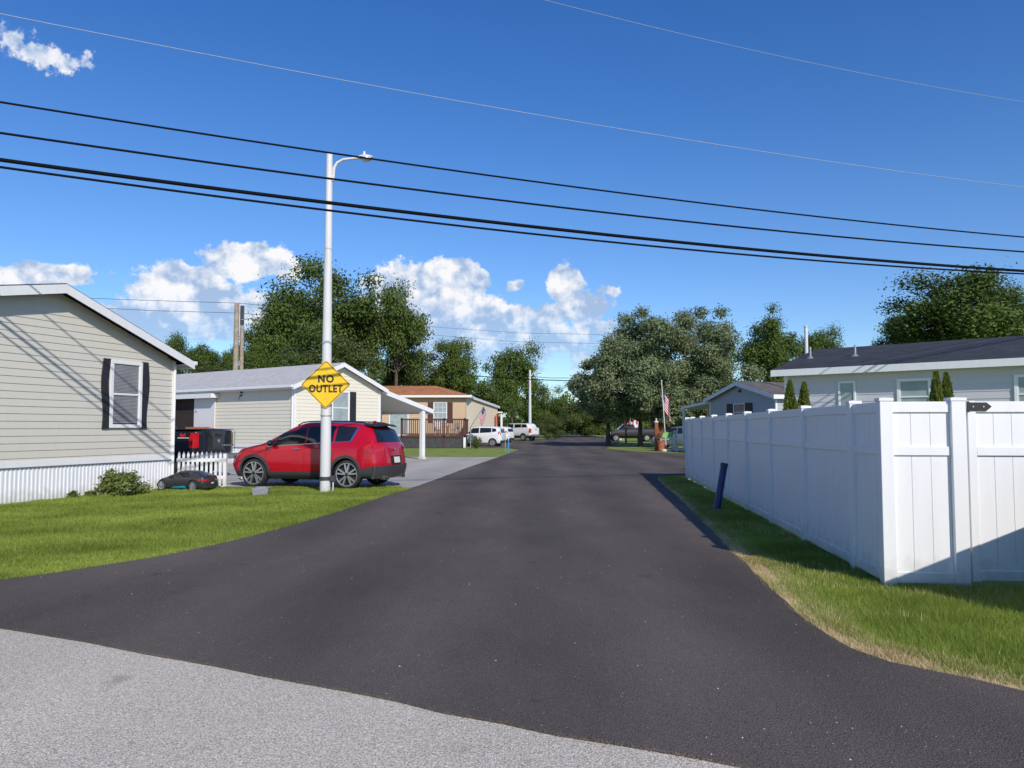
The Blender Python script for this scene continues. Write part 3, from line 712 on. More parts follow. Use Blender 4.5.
m = MB(); m.lathe([(0,.72),(.42,.72),(.42,.69),(0,.69)], 24); m.build('tabletop', M['furniture'], tb)
m = MB(); m.tube((0,0,0), (0,0,.69), .04); m.tube((0,0,0), (0,0,.03), .22, .18, 16); m.build('pedestal', M['furniture'], tb)

# long grey house behind the fence
H4 = gable_house('mobile_home', 'long pale grey house with charcoal roof behind the white fence', (8.95, 25.2, 0), (.747, -.665), 21, 7.0, .5, 4.43, .25,
    dict(wall=M['siding_grey'], roof=M['roof_dark'], trim=M['trim']), ov=.35, rov=.3, course=.21, fas=.20)
f4 = Face((0,0,0), (1,0,0), (0,-1,0))
window(H4, f4, 1.70, 2.22, 1.95, 3.02, M['trim'], bar=False, blind=M['curtain'])
window(H4, f4, 3.40, 4.34, 1.95, 3.03, M['trim'], blind=M['curtain'], fw=.08)
window(H4, f4, 6.36, 7.5, 1.95, 3.03, M['trim'], blind=M['curtain'], fw=.08)
for s, y, h_ in ((.25, 1.6, .38), (1.75, 1.5, .36)):
    z = 4.43 - .25 * (3.5 - y); m = MB(); m.tube((s, y, z - .1), (s, y, z + h_), .035, n=12); m.lathe([(.15, -.03 + z), (.05, z + .05), (.05, z + .06)], 12, c=(s, y, 0)); m.build('vent_pipe', M['galv'], H4, smooth=True)
q_ = at(807.5, 400, 42); pp = thing('white_pole', 'white pole rising behind the left end of the charcoal roof', 'pole', (q_.x, 42, 0)); zp = at(807.5, 327, 42).z
m = MB(); m.tube((0,0,0), (0,0,zp), .11, .09, 14); m.build('shaft', M['polewhite'], pp, smooth=True)
m = MB(); m.lathe([(0, zp + .10), (.12, zp + .05), (.12, zp), (0, zp - .01)], 14); m.build('cap', M['polewhite'], pp, smooth=True)
H5 = gable_house('mobile_home', 'small blue grey gabled house with dark shuttered window beyond the far end of the fence', (14.17, 41.37, 0), (.97, .25), 12, 7.1, .6, 4.25, .235,
    dict(wall=M['siding_blue'], roof=M['roof_brown'], trim=M['trim']), ov=.3, rov=.3, course=.18, fas=.22)
f5 = Face((0,0,0), (0,1,0), (-1,0,0))
window(H5, f5, 3.0, 4.25, 1.95, 2.98, M['trim'], M['shutter'], shw=.75)
m = MB(); m.X = f5.mat(0, 0); m.prism([(3.35, 3.62), (3.75, 3.62), (3.7, 3.74), (3.55, 3.8), (3.4, 3.74)], 'y', .016, .04); m.build('gable_vent', M['shutter'], H5)
m = MB(); slab(m, -.3, 6, 7.13, 10.4, 3.2, 2.95, .16); aw = m.build('awning', M['trim'], H5)
for x in (-.2, 5.8):
    m = MB(); m.box(x - .06, x + .06, 10.2, 10.32, 0, 2.8); m.build('awning_post', M['trim'], H5)

# ------------------------------------------------------------------ white picket fence
def picket_run(loc, rz, n, pit, label, h=.95, nposts=1):
    t = thing('picket_fence', label, 'fence', loc, rz, 'white picket fence pieces by the driveway')
    for i in range(n):
        x = .05 + i * pit; m = MB(); m.prism([(x-.032, .04), (x+.032, .04), (x+.032, h-.07), (x, h), (x-.032, h-.07)], 'y', -.02, 0); m.build('picket', M['trim'], t)
    L_ = .1 + (n - 1) * pit
    for z in (.22, h - .27):
        m = MB(); m.box(-.02, L_ + .06, .001, .035, z, z + .09); m.build('rail', M['trim'], t)
    m = MB(); m.box(L_ + .02, L_ + .10, .0, .09, 0, h - .05); m.build('post', M['trim'], t)
    m = MB(); m.box(L_ - .02, L_ + .14, -.04, .13, 0, .04); m.build('post_foot', M['trim'], t)
    return t
picket_run((-8.98, 20.75, -.01), R(-2), 10, .125, 'low white picket fence between beige house corner and red car')
picket_run((-8.2, 23.4, -.01), R(8), 7, .14, 'short white picket piece standing behind, half hidden by the red car front', h=.8)

# ------------------------------------------------------------------ street light pole and sign
PX, PY = gr(325, 492.5)
SL = thing('street_light', 'tall tapered white street light pole standing on the lawn corner, holding the yellow sign', 'street light', (PX, PY, -.03))
ztop = at(333, 154, PY).z + .03; dx = at(333, 154, PY).x - PX
m = MB(); m.lathe([(.128, 0), (.125, 2.2), (.100, ztop * .62), (.078, ztop), (.0, ztop + .02)], 24)
po = m.build('pole', M['polewhite'], SL, smooth=True)
for z in (.33, 1.9, 2.15):
    m = MB(); m.lathe([(.138, z), (.141, z), (.141, z + (.09 if z < 1 else .02)), (.138, z + (.09 if z < 1 else .02))], 24, closed=True); m.build('band', M['clad'] if z < 1 else M['galv'], po, smooth=True)
m = MB(); m.box(.12, .27, -.07, .03, .30, .44); m.build('junction_box', M['clad'], SL, bevel=.01)
m = MB(); m.path([(.2, -.02, .30), (.2, -.02, .12), (.17, -.02, 0)], .018); m.build('conduit', M['polewhite'], SL, smooth=True)
m = MB(); m.path([(.10, 0, ztop - .62), (.12, 0, ztop - .35), (.2, 0, ztop - .22), (.35, 0, ztop - .14), (.62, 0, ztop - .11), (.80, 0, ztop - .09)], [.038, .038, .036, .034, .032, .032], 12); arm = m.build('arm', M['polewhite'], SL, smooth=True)
m = MB(); m.box(.06, .13, -.045, .045, ztop - .70, ztop - .56); m.build('bracket', M['polewhite'], SL, bevel=.008)
lm = link('lamp', None, SL)
m = MB(); m.ball((.90, 0, ztop - .08), .18, 1.1, .7, .32, 16, 9); m.build('lamp_housing', M['polewhite'], lm, smooth=True)
m = MB(); m.lathe([(.14, ztop - .10), (.145, ztop - .14), (.10, ztop - .17), (.0, ztop - .175)], 16, c=(.92, 0, 0)); m.build('lamp_lens', M['headlamp_diff'], lm, smooth=True)
m = MB(); m.tube((.87, 0, ztop - .03), (.87, 0, ztop + .06), .035, .03, 12); m.build('photocell', M['polewhite'], lm, smooth=True)

sg = thing('road_sign', 'yellow diamond NO OUTLET sign strapped to the white pole', 'road sign', (PX + .02, PY - .15, at(328, 384.5, PY - .15).z), R(6))
S = .605
def rdia(S, r, y0, y1, m):
    pts = []
    for k in range(4):
        a = PI / 2 * k; c = ((S - r * 1.414) * math.cos(a), (S - r * 1.414) * math.sin(a))
        for j in range(-3, 4): b = a + R(45) * j / 3; pts.append((c[0] + r * math.cos(b), c[1] + r * math.sin(b)))
    m.prism(pts, 'y', y0, y1); return pts
m = MB(); rdia(S, .05, 0, .004, m); pl = m.build('sign_plate', M['yellow'], sg)
m = MB()
def ring(S0, S1, y):
    def P(S_, r):
        pts = []
        for k in range(4):
            a = PI / 2 * k; c = ((S_ - r * 1.414) * math.cos(a), (S_ - r * 1.414) * math.sin(a))
            for j in range(-3, 4): b = a + R(45) * j / 3; pts.append((c[0] + r * math.cos(b), y, c[1] + r * math.sin(b)))
        return pts
    a, b = P(S0, .045), P(S1, .035); n = len(a); m.add(a + b, [(i, (i+1) % n, (i+1) % n + n, i + n) for i in range(n)])
ring(S - .022, S - .045, -.0015); m.build('border', M['blackpaintflat'], sg)
def text(name, s, size, loc, m_, parent, ext=.001, off=.0, sx=1.0, space=1.0, rot=(PI/2, 0, 0)):
    cu = bpy.data.curves.new(name, 'FONT'); cu.body = s; cu.size = size; cu.align_x = 'CENTER'; cu.align_y = 'CENTER'; cu.extrude = ext; cu.offset = off; cu.space_character = space
    o = bpy.data.objects.new(name, cu); C.objects.link(o); bpy.context.view_layer.update()
    me = bpy.data.meshes.new_from_object(o); bpy.data.objects.remove(o); me.materials.clear(); me.materials.append(m_)
    r = link(name, me, parent); r.location = loc; r.rotation_euler = rot; r.scale = (sx, 1, 1); return r
text('lettering', 'NO', .245, (0, -.003, .13), M['blackpaintflat'], sg, off=.010, sx=.93, space=1.2)
text('lettering', 'OUTLET', .245, (0, -.003, -.11), M['blackpaintflat'], sg, off=.010, sx=.82, space=1.12)
for z in (.35, -.35):
    m = MB(); m.tube((0, -.006, z), (0, 0, z), .014, n=10); m.build('bolt', M['galv'], sg)

# second street light far down the road
X2, Y2 = at(530, 437, 102).x, 102
S2 = thing('street_light', 'white street light pole far down the road beside the white pickup', 'street light', (X2, Y2, 0))
z2 = at(530, 370, 102).z
m = MB(); m.lathe([(.22, 0), (.14, z2), (0, z2 + .02)], 12); m.build('pole', M['polewhite'], S2, smooth=True)
m = MB(); m.path([(.1, 0, z2 - .9), (.4, 0, z2 - .45), (1.0, 0, z2 - .35)], .06, 8); m.build('arm', M['polewhite'], S2, smooth=True)
m = MB(); m.ball((1.2, 0, z2 - .38), .3, 1.1, .6, .4, 10, 6); m.build('lamp', M['polewhite'], S2, smooth=True)

# ------------------------------------------------------------------ overhead wires (one plane above the cross street)
def wire(label, pix, off, r, m_, ext=.35, name='overhead_wire', grp='wires crossing overhead'):
    s0, k = 15.7 + off, .34; P = []
    for px, py in pix:
        d = ray(px, py); t = s0 / (d.y - k * d.x); P.append((d.x * t, HC + d.z * t))
    xs = np.array([p[0] for p in P]); zs = np.array([p[1] for p in P]); co = np.polyfit(xs, zs, 2)
    co[0] = max(co[0], .0012)
    if len(P) == 3:
        pass
    x0, x1 = -14, 23; pts = []
    for i in range(61):
        x = x0 + (x1 - x0) * i / 60; pts.append((x, s0 + k * x, float(np.polyval(co, x))))
    m = MB(); m.path(pts, r, 6); o = m.build(name, m_, smooth=True); tag(o, label, 'cable', grp); return o
wire('thin pale cable, the highest one on the left side', [(0,15),(256,62),(512,110),(712,145),(1024,187)], .8, .008, M['wirepale'])
wire('thin faint cable leaving the top edge of the photo at the middle', [(545,0),(712,41),(952,90)], 1.0, .006, M['wirepale'])
wire('black cable passing over the top of the street light pole', [(0,103),(256,140),(512,179.5),(768,211),(1024,237)], 0, .019, M['wire'])
wire('black cable just above the thick bundle', [(0,133),(256,168),(512,203),(768,229),(1024,252)], -.2, .021, M['wire'])
wire('thickest black cable, upper strand of the lowest pair', [(0,160),(256,193),(512,225),(768,250.5),(1024,271)], .1, .036, M['wire'])
wire('lowest of the black cables crossing the road', [(0,167),(256,201),(512,232.5),(768,256),(1024,274)], .0, .022, M['wire'])
def farwire(label, pix, Y, r=.02):
    pts = [at(x, y, Y) for x, y in pix]; m = MB(); m.path(pts, r, 5); o = m.build('distant_wire', M['wire'], smooth=True); tag(o, label, 'cable', 'thin wires far behind the houses')
farwire('thin distant wire, upper of two before the clouds at left', [(60,297),(150,300.5),(236,303),(420,318)], 70)
farwire('thin distant wire, lower of two before the clouds at left', [(60,306),(150,310.5),(236,313),(420,326)], 70)
farwire('thin distant wire, upper of two in the gap above the road', [(420,326),(520,333),(600,334.5),(700,331)], 120)
farwire('thin distant wire, lower of two in the gap above the road', [(420,334),(520,342),(600,343.5),(700,340)], 120)
farwire('dark distant wire from the far street light to the big tree', [(440,374),(530,379.5),(575,381),(640,380)], 87, .05)
farwire('dark distant wire sagging below another by the big tree', [(530,376.5),(552,378),(575,378),(640,376)], 88, .03)
farwire('distant wire just above the grey roofs at left', [(130,368),(180,369),(236,371.5),(262,375)], 60, .02)
# utility pole behind the cream house
up = thing('utility_pole', 'weathered wooden utility pole behind the cream house roof', 'utility pole', (at(235, 400, 58).x, 58, 0))
zt_ = at(235, 303, 58).z
m = MB(); m.tube((0,0,0), (0,0,zt_), .24, .17, 14); m.build('pole', M['wood'], up, smooth=True)
m = MB(); m.tube((.33,.3,0), (.33,.3,zt_ - .15), .17, .14, 12); m.build('pole', M['wood'], up, smooth=True)
m = MB(); m.box(.24, .46, .05, .2, zt_ - 1.6, zt_ - .2); m.build('equipment_box', M['clad'], up)
m = MB(); m.path([(.3, 0, zt_ - 1.3), (1.2, 0, zt_ - 1.15)], .04); m.ball((1.3, 0, zt_ - 1.2), .16); m.build('insulator', M['galv'], up, smooth=True)

# ------------------------------------------------------------------ small things
bx, by = gr(261, 495.3)
gb = thing('footing_block', 'small grey plastic footing block lying in the lawn before the red car', 'block', (bx, by, -.03), .15)
m = MB(); m.add([(-.17,-.1,0),(.15,-.1,0),(.15,.1,0),(-.17,.1,0),(-.2,-.12,.20),(.19,-.12,.22),(.19,.12,.22),(-.2,.12,.20)], [(0,1,2,3),(4,5,6,7),(0,1,5,4),(1,2,6,5),(2,3,7,6),(3,0,4,7)]); m.build('block', M['block'], gb, bevel=.01)
m = MB(); m.box(-.12, .11, -.07, .07, .205, .235); m.build('lid', M['block'], gb, bevel=.004)
sx, sy = gr(507, 452)
t = thing('marker_stake', 'thin blue marker stake on the far grass tip, right of a green one', 'stake', (sx + .1, sy, -.03)); m = MB(); m.box(-.04, .04, -.02, .02, 0, 1.0); m.prism([(-.04, 1.0), (.04, 1.0), (0, 1.06)], 'y', -.02, .02); m.build('stake', M['bluestake'], t)
m = MB(); m.box(-.042, .042, -.022, .022, .86, .98); m.build('reflector', M['trim'], t)
t = thing('marker_stake', 'thin green marker stake on the far grass tip, left of a blue one', 'stake', (sx - .1, sy, -.03)); m = MB(); m.box(-.03, .03, -.02, .02, 0, .7); m.prism([(-.03, .7), (.03, .7), (0, .75)], 'y', -.02, .02); m.build('stake', M['greenstake'], t)

# flags
def flagmat():
    m = bpy.data.materials.new('stripes_flag_cloth'); t, N, L = nt(m); b = N['Principled BSDF']; b.inputs['Roughness'].default_value = .8
    uv = N.new('ShaderNodeAttribute'); uv.attribute_name = 'fuv'; s = N.new('ShaderNodeSeparateXYZ'); L.new(uv.outputs['Vector'], s.inputs[0])
    a = N.new('ShaderNodeMath'); a.operation = 'MULTIPLY'; a.inputs[1].default_value = 6.5; L.new(s.outputs[1], a.inputs[0])
    f = N.new('ShaderNodeMath'); f.operation = 'FRACT'; L.new(a.outputs[0], f.inputs[0])
    g = N.new('ShaderNodeMath'); g.operation = 'LESS_THAN'; g.inputs[1].default_value = .5; L.new(f.outputs[0], g.inputs[0])
    m1 = N.new('ShaderNodeMix'); m1.data_type = 'RGBA'; m1.inputs[6].default_value = (.7,.7,.7,1); m1.inputs[7].default_value = (.5,.02,.03,1); L.new(g.outputs[0], m1.inputs[0])
    c1 = N.new('ShaderNodeMath'); c1.operation = 'LESS_THAN'; c1.inputs[1].default_value = .4; L.new(s.outputs[0], c1.inputs[0])
    c2 = N.new('ShaderNodeMath'); c2.operation = 'GREATER_THAN'; c2.inputs[1].default_value = .46; L.new(s.outputs[1], c2.inputs[0])
    mu = N.new('ShaderNodeMath'); mu.operation = 'MULTIPLY'; L.new(c1.outputs[0], mu.inputs[0]); L.new(c2.outputs[0], mu.inputs[1])
    m2 = N.new('ShaderNodeMix'); m2.data_type = 'RGBA'; m2.inputs[7].default_value = (.02,.03,.12,1); L.new(m1.outputs[2], m2.inputs[6]); L.new(mu.outputs[0], m2.inputs[0])
    v = N.new('ShaderNodeTexVoronoi'); v.inputs['Scale'].default_value = 16; L.new(uv.outputs['Vector'], v.inputs['Vector'])
    st = N.new('ShaderNodeMath'); st.operation = 'LESS_THAN'; st.inputs[1].default_value = .25; L.new(v.outputs['Distance'], st.inputs[0])
    sm = N.new('ShaderNodeMath'); sm.operation = 'MULTIPLY'; L.new(st.outputs[0], sm.inputs[0]); L.new(mu.outputs[0], sm.inputs[1])
    m3 = N.new('ShaderNodeMix'); m3.data_type = 'RGBA'; m3.inputs[7].default_value = (.7,.7,.7,1); L.new(m2.outputs[2], m3.inputs[6]); L.new(sm.outputs[0], m3.inputs[0])
    L.new(m3.outputs[2], b.inputs['Base Color'])
    tr = N.new('ShaderNodeBsdfTranslucent'); L.new(m3.outputs[2], tr.inputs['Color']); ms = N.new('ShaderNodeMixShader'); ms.inputs[0].default_value = .1
    L.new(b.outputs[0], ms.inputs[1]); L.new(tr.outputs[0], ms.inputs[2]); L.new(ms.outputs[0], N['Material Output'].inputs['Surface'])
    return m
M['flag'] = flagmat()
def flag(parent, top, staff, fly, hoist, droop, seed):
    """cloth hanging from its staff: top = hoist corner, staff = unit direction down the staff, limp folds"""
    top = Vector(top); st = Vector(staff).normalized(); nu, nv = 18, 12; vs = []; uv = []
    side = Vector((1, 0, 0))
    for j in range(nv + 1):
        for i in range(nu + 1):
            a, b = i / nu, j / nv
            p = top + st * (hoist * b) + side * (fly * a * (1 - droop)) * .8 + Vector((0, 0, -1)) * (fly * a * droop)
            w = .09 * math.sin(a * 9 + b * 2 + seed) * a ** .5
            p += Vector((w * .6, w, 0)); vs.append(p); uv.append((a, 1 - b, 0))
    fs = [(j*(nu+1)+i, j*(nu+1)+i+1, (j+1)*(nu+1)+i+1, (j+1)*(nu+1)+i) for j in range(nv) for i in range(nu)]
    me = bpy.data.meshes.new('cloth'); me.from_pydata([tuple(v) for v in vs], [], fs); at_ = me.attributes.new('fuv', 'FLOAT_VECTOR', 'POINT')
    at_.data.foreach_set('vector', np.array(uv, np.float32).ravel()); me.materials.append(M['flag'])
    for p in me.polygons: p.use_smooth = True
    return link('cloth', me, parent)
# flag in the garden bed
fx, fy = gr(669, 449.5)
fg = thing('garden_flag', 'striped flag hanging limp from a tilted white pole over the garden bed', 'flag', (fx - .2, fy, 0))
tp = at(661.5, 381, fy) - Vector((fx - .2, fy, 0)); m = MB(); m.tube((0,0,0), tp, .04, .03, 10); m.build('pole', M['polewhite'], fg, smooth=True)
m = MB(); m.ball(tuple(tp), .06, n=8, m=6); m.build('finial', M['polewhite'], fg, smooth=True)
flag(fg, tp * .90, -tp, 1.7, 1.5, .60, 1)
fh = thing('porch_flag', 'striped flag on an angled staff at the tan house wall above the white hatchback', 'flag', (-3.3, 61.5, 0))
tp = at(484, 406, 61.5) - Vector((-3.3, 61.5, 0)); m = MB(); m.tube((-.0, .0, 0), (0, 0, 1.6), .04); m.tube((0, 0, 1.6), tp, .03); m.build('staff', M['galv'], fh, smooth=True)
flag(fh, tp, Vector((-.45, 0, -1)), 1.0, .95, .75, 3)

# garden bed at the far right
gx, gy = gr(672, 451)
def slabstone(x, y, w, d, lab, rz=0):
    m = MB(); m.ball((0,0,.03), 1, w/2, d/2, .12, 10, 6); o = m.build('edging_stone', M['stonepale'], smooth=True); o.location = (x, y, 0); o.rotation_euler.z = rz; tag(o, lab, 'stone', 'pale stones edging the garden bed')
for k in range(7): slabstone(gx - .55 + k * .42, gy - .15 + .05 * math.sin(k * 2), .4, .28, 'pale stone edging the garden bed under the flag', k)
pt = thing('flower_pot', 'terracotta coloured planter at the left end of the garden bed', 'planter', (at(662, 445, gy).x, gy + .3, 0))
m = MB(); m.lathe([(0, 0), (.2, 0), (.27, .6), (.3, .62), (.3, .69), (.25, .69), (.24, .6), (0, .58)], 20); m.build('pot', M['terracotta'], pt, smooth=True)
m = MB()
for k in range(9):
    a = k * .7; m.path([(0,0,.7), (.12*math.cos(a), .12*math.sin(a), 1.2), (.3*math.cos(a), .3*math.sin(a), 1.5 + .25*math.sin(k*3))], [.03, .025, .008], 5)
m.build('stems', M['rustred'], pt)
ob = thing('garden_obelisk', 'rust brown wooden post ornament behind the terracotta planter', 'garden ornament', (at(659, 445, gy).x, gy + .9, 0))
m = MB(); m.box(-.12, .12, -.12, .12, 0, 1.9); m.build('post', M['rustred'], ob, bevel=.02)
m = MB(); m.lathe([(.16, 1.9), (.16, 1.96), (.05, 2.05), (.07, 2.15), (0, 2.22)], 12); m.build('post_top', M['stonepale'], ob, smooth=True)
bn = thing('garden_bench', 'light green painted garden bench between planter and statue', 'bench', (at(669, 445, gy).x, gy + .4, 0))
m = MB(); m.box(-.55, .55, -.2, .2, .75, .82); m.build('seat', M['flowergreen'], bn)
m = MB(); m.box(-.55, .55, .18, .24, .9, 1.25); m.build('backrest', M['flowergreen'], bn)
for x in (-.48, .48):
    m = MB(); m.box(x-.04, x+.04, -.18, -.1, 0, .75); m.build('leg', M['stonepale'], bn); m = MB(); m.box(x-.04, x+.04, .18, .24, 0, 1.2); m.build('leg', M['stonepale'], bn)
stt = thing('garden_statue', 'pale stone statue on a plinth at the right end of the garden bed', 'statue', (at(675.5, 445, gy).x, gy + .2, 0))
m = MB(); m.box(-.2, .2, -.2, .2, 0, .3); m.build('plinth', M['stonepale'], stt, bevel=.02)
m = MB(); m.lathe([(.15, .3), (.17, .5), (.12, .8), (.15, 1.0), (.14, 1.1), (.05, 1.16), (.07, 1.22), (.085, 1.3), (.05, 1.38), (0, 1.4)], 14); m.build('figure', M['stonepale'], stt, smooth=True)

# mailbox
mx_, my_ = gr(626, 443.5)
mb = thing('mailbox', 'dark mailbox on a black post at the shaded far grass corner', 'mailbox', (mx_, my_, 0))
m = MB(); m.box(-.07, .07, -.07, .07, 0, 1.35); m.build('post', M['black'], mb)
m = MB(); m.prism([(-.14, 1.35), (.14, 1.35), (.14, 1.52), (.09, 1.62), (-.09, 1.62), (-.14, 1.52)], 'y', -.3, .3); m.build('box', M['black'], mb)
m = MB(); m.box(.142, .16, -.1, .1, 1.5, 1.7); m.build('signal_flag', M['plasticred'], mb)
# yellow hydrant-like post and pale post far away
yy = 92
hy = thing('hydrant', 'yellow hydrant on the far grass left of the parked dark pickup', 'hydrant', (at(616.5, 435, yy).x, yy, 0))
m = MB(); m.lathe([(.28, 0), (.28, .15), (.2, .2), (.2, 1.1), (.25, 1.15), (.2, 1.4), (0, 1.5)], 14); m.build('barrel', M['yellowplastic'], hy, smooth=True)
m = MB(); m.tube((-.36, 0, .9), (.36, 0, .9), .1, n=10); m.build('outlets', M['yellowplastic'], hy, smooth=True)
hp = thing('stone_post', 'short pale post on the far grass right of the yellow hydrant', 'post', (at(620.5, 435, yy).x, yy, 0)); m = MB(); m.box(-.16, .16, -.16, .16, 0, .95); m.build('post', M['stonepale'], hp, bevel=.02); m = MB(); m.add([(-.2,-.2,.95),(.2,-.2,.95),(.2,.2,.95),(-.2,.2,.95),(0,0,1.15)], [(0,1,4),(1,2,4),(2,3,4),(3,0,4),(3,2,1,0)]); m.build('cap', M['stonepale'], hp)
# white and red banner board behind the pickup
bb = thing('banner_board', 'white board with red shapes showing above the dark pickup under the big tree', 'board', (at(634, 430, 88).x, 90.5, 0))
m = MB(); m.box(-1.0, 1.0, -.03, .03, 1.5, 2.75); m.build('board', M['trim'], bb)
for k, (x0, x1) in enumerate(((-.9, -.7), (-.35, -.1), (.2, .35), (.65, .85))):
    m = MB(); m.box(x0, x1, -.04, -.032, 1.9, 2.6); m.build('red_patch', M['plasticred'], bb)
for x in (-.85, .85):
    m = MB(); m.box(x-.05, x+.05, .031, .1, 0, 2.6); m.build('leg', M['galv'], bb)
# ------------------------------------------------------------------ vehicles
def chaikin(P, n=2):
    for _ in range(n):
        Q = [P[0]]
        for a, b in zip(P, P[1:]): Q += [a * .75 + b * .25, a * .25 + b * .75]
        Q.append(P[-1]); P = np.array(Q)
    return P
class Car:
    """x forward, x0 rear end, x1 front end"""
    def __init__(s, x0, x1, top, belt, hw, roofw, zb, rear, front, wheels, r, arch, hood_in=.82, smooth=9):
        s.x0, s.x1, s.r, s.wheels = x0, x1, r, wheels
        X = np.arange(x0, x1 + .001, .04); s.X = X; s.zb = zb
        def ip(K, sm=smooth):
            K = np.array(K); y = np.interp(X, K[:, 0], K[:, 1]); k = sm // 2
            if k: yp = np.concatenate([np.full(k, y[0]), y, np.full(k, y[-1])]); y = np.convolve(yp, np.ones(2*k+1)/(2*k+1), 'valid')
            return y
        s.top, s.belt, s.hw, s.rw = ip(top, 5), ip(belt), ip(hw), ip(roofw)
        s.belt = np.minimum(s.belt, s.top - .035)
        s.rear, s.front = np.array(rear), np.array(front)
        s.arch = arch
    def ring(s, x):
        g = lambda A: float(np.interp(x, s.X, A))
        t, b, w, rw = g(s.top), g(s.belt), g(s.hw), g(s.rw); rw = min(rw, w * .92)
        k = min(1, (t - b) / .35); wt = w * .93 * (1 - k) + rw * k
        P = np.array([(0, s.zb), (w*.78, s.zb), (w*.955, s.zb+.06), (w*.995, s.zb+.25), (w, (s.zb+b)/2+.06), (w*.985, b-.09), (w*.952, b), (w*.93*(1-k)+ (w*.952*.5+wt*.5)*k, b+(t-b)*.5), (wt, t-.07*k-.012), (wt*.80, t-.012*k), (wt*.4, t+.004), (0, t+.008)])
        return chaikin(P, 2)
    def deform(s, x, y, z):
        L = s.x1 - s.x0
        fr = np.clip((s.x0 + 1.1 - x) / 1.1, 0, 1) ** 1.5; ff = np.clip((x - (s.x1 - .7)) / .7, 0, 1) ** 2
        x = x + fr * np.interp(z, s.rear[:, 0], s.rear[:, 1]) - ff * np.interp(z, s.front[:, 0], s.front[:, 1])
        # rounded plan corners
        e = np.clip((abs(y) - .35) / .55, 0, 1.2) ** 2.2
        return x + fr * e * .16 - ff * e * .30, y, z
    def body(s, name, mats, parent, wellm=1):
        rings = []; E = [(s.x0, .93), (s.x0 + .015, .97), (s.x0 + .05, .992)]
        xs = [x for x in s.X if s.x0 + .09 < x < s.x1 - .09]
        stations = E + [(x, 1) for x in xs] + [(s.x1 - .05, .992), (s.x1 - .015, .97), (s.x1, .93)]
        V = []; n = None
        for x, k in stations:
            h = s.ring(x); full = np.concatenate([h, (h * [-1, 1])[1:-1][::-1]]); zc = h[:, 1].mean()
            full = np.stack([full[:, 0] * k, zc + (full[:, 1] - zc) * k], 1); n = len(full)
            V.append(np.stack([np.full(n, x), full[:, 0], full[:, 1]], 1))
        # caps: concentric rings
        def cap(ringv, x):
            out = []; c = np.array([x, 0, ringv[:, 2].mean()])
            for q in (.8, .55, .3, .1): out.append(c + (ringv - c) * [1, q, q])
            return out, c
        c0, p0 = cap(V[0], s.x0); c1, p1 = cap(V[-1], s.x1)
        R_ = c0[::-1] + V + c1; A = np.concatenate(R_ + [p0[None], p1[None]]); x, y, z = s.deform(A[:, 0], A[:, 1], A[:, 2])
        A = np.stack([x, y, z], 1); nr = len(R_); fs = []
        for i in range(nr - 1):
            for k in range(n): fs.append((i*n+k, i*n+(k+1) % n, (i+1)*n+(k+1) % n, (i+1)*n+k))
        for k in range(n): fs.append((k, (k+1) % n, nr*n)[::-1]); fs.append(((nr-1)*n+k, (nr-1)*n+(k+1) % n, nr*n+1))
        m = MB(); m.add([tuple(v) for v in A], fs); me = m.mesh(name, mats, smooth=False)
        tmp = bpy.data.objects.new('tmp', me); C.objects.link(tmp)
        c = MB(); c.cur = wellm
        for wx in s.wheels:
            for sg in (-1, 1):
                y1 = sg * 1.3; y0 = sg * (.55 * float(np.interp(wx, s.X, s.hw)) / .9)
                a, b = sorted((y0, y1)); c.lathe([(0, a), (s.arch, a), (s.arch, b), (0, b)], 40, 'y', (wx, 0, s.r))
        cm = c.mesh('cut', mats, weld=True); cut = bpy.data.objects.new('cut', cm); C.objects.link(cut)
        md = tmp.modifiers.new('b', 'BOOLEAN'); md.operation = 'DIFFERENCE'; md.object = cut; md.solver = 'EXACT'; 
        dg = bpy.context.evaluated_depsgraph_get(); dg.update(); ev = tmp.evaluated_get(dg); me2 = bpy.data.meshes.new_from_object(ev)
        bpy.data.objects.remove(tmp); bpy.data.objects.remove(cut)
        bm = bmesh.new(); bm.from_mesh(me2)
        for f in bm.faces: f.smooth = True
        for e in bm.edges:
            if e.is_manifold and e.calc_face_angle(0) > R(35): e.smooth = False
        bm.to_mesh(me2); bm.free(); me2.name = name
        return link(name, me2, parent)
    def side(s, x, z, off, sg):
        h = s.ring(x); i = int(np.argmax(h[:, 0])); i0 = 0
        # outer polyline is monotone in z between the sill and the roof edge
        H = h[(h[:, 0] > .3)]; zs = H[:, 1]; k = np.maximum.accumulate(zs) <= zs + 1e-9; H = H[k]
        y = float(np.interp(z, H[:, 1], H[:, 0])); y2 = float(np.interp(z + .02, H[:, 1], H[:, 0]))
        sl = (y - y2) / .02; q = math.hypot(1, sl); y += off / q; z += off * sl / q
        X_, Y_, Z_ = s.deform(x, y, z); return (float(X_), sg * float(Y_), float(Z_))
    def rearp(s, y, z, off):
        X_, Y_, Z_ = s.deform(s.x0, y, z); return (float(X_) - off, y, z)
    def frontp(s, y, z, off):
        X_, Y_, Z_ = s.deform(s.x1, y, z); return (float(X_) + off, y, z)
    def topp(s, x, v, off):
        h = s.ring(x); H = h[len(h)//2:][::-1]; w = H[:, 0].max()
        t = float(np.interp(x, s.X, s.top)); rw = s.ring(x)[-8][0] if False else None
        ys = H[:, 0]; zs = H[:, 1]; k = zs > t - .13; ys, zs = ys[k], zs[k]
        y = abs(v) * ys.max(); z = float(np.interp(y, ys, zs))
        t2 = float(np.interp(x + .04, s.X, s.top)); sl = (t2 - t) / .04; q = math.hypot(1, sl)
        X_, Y_, Z_ = s.deform(x, y, z); return (float(X_) - off * sl / q, math.copysign(float(Y_), v), float(Z_) + off / q)
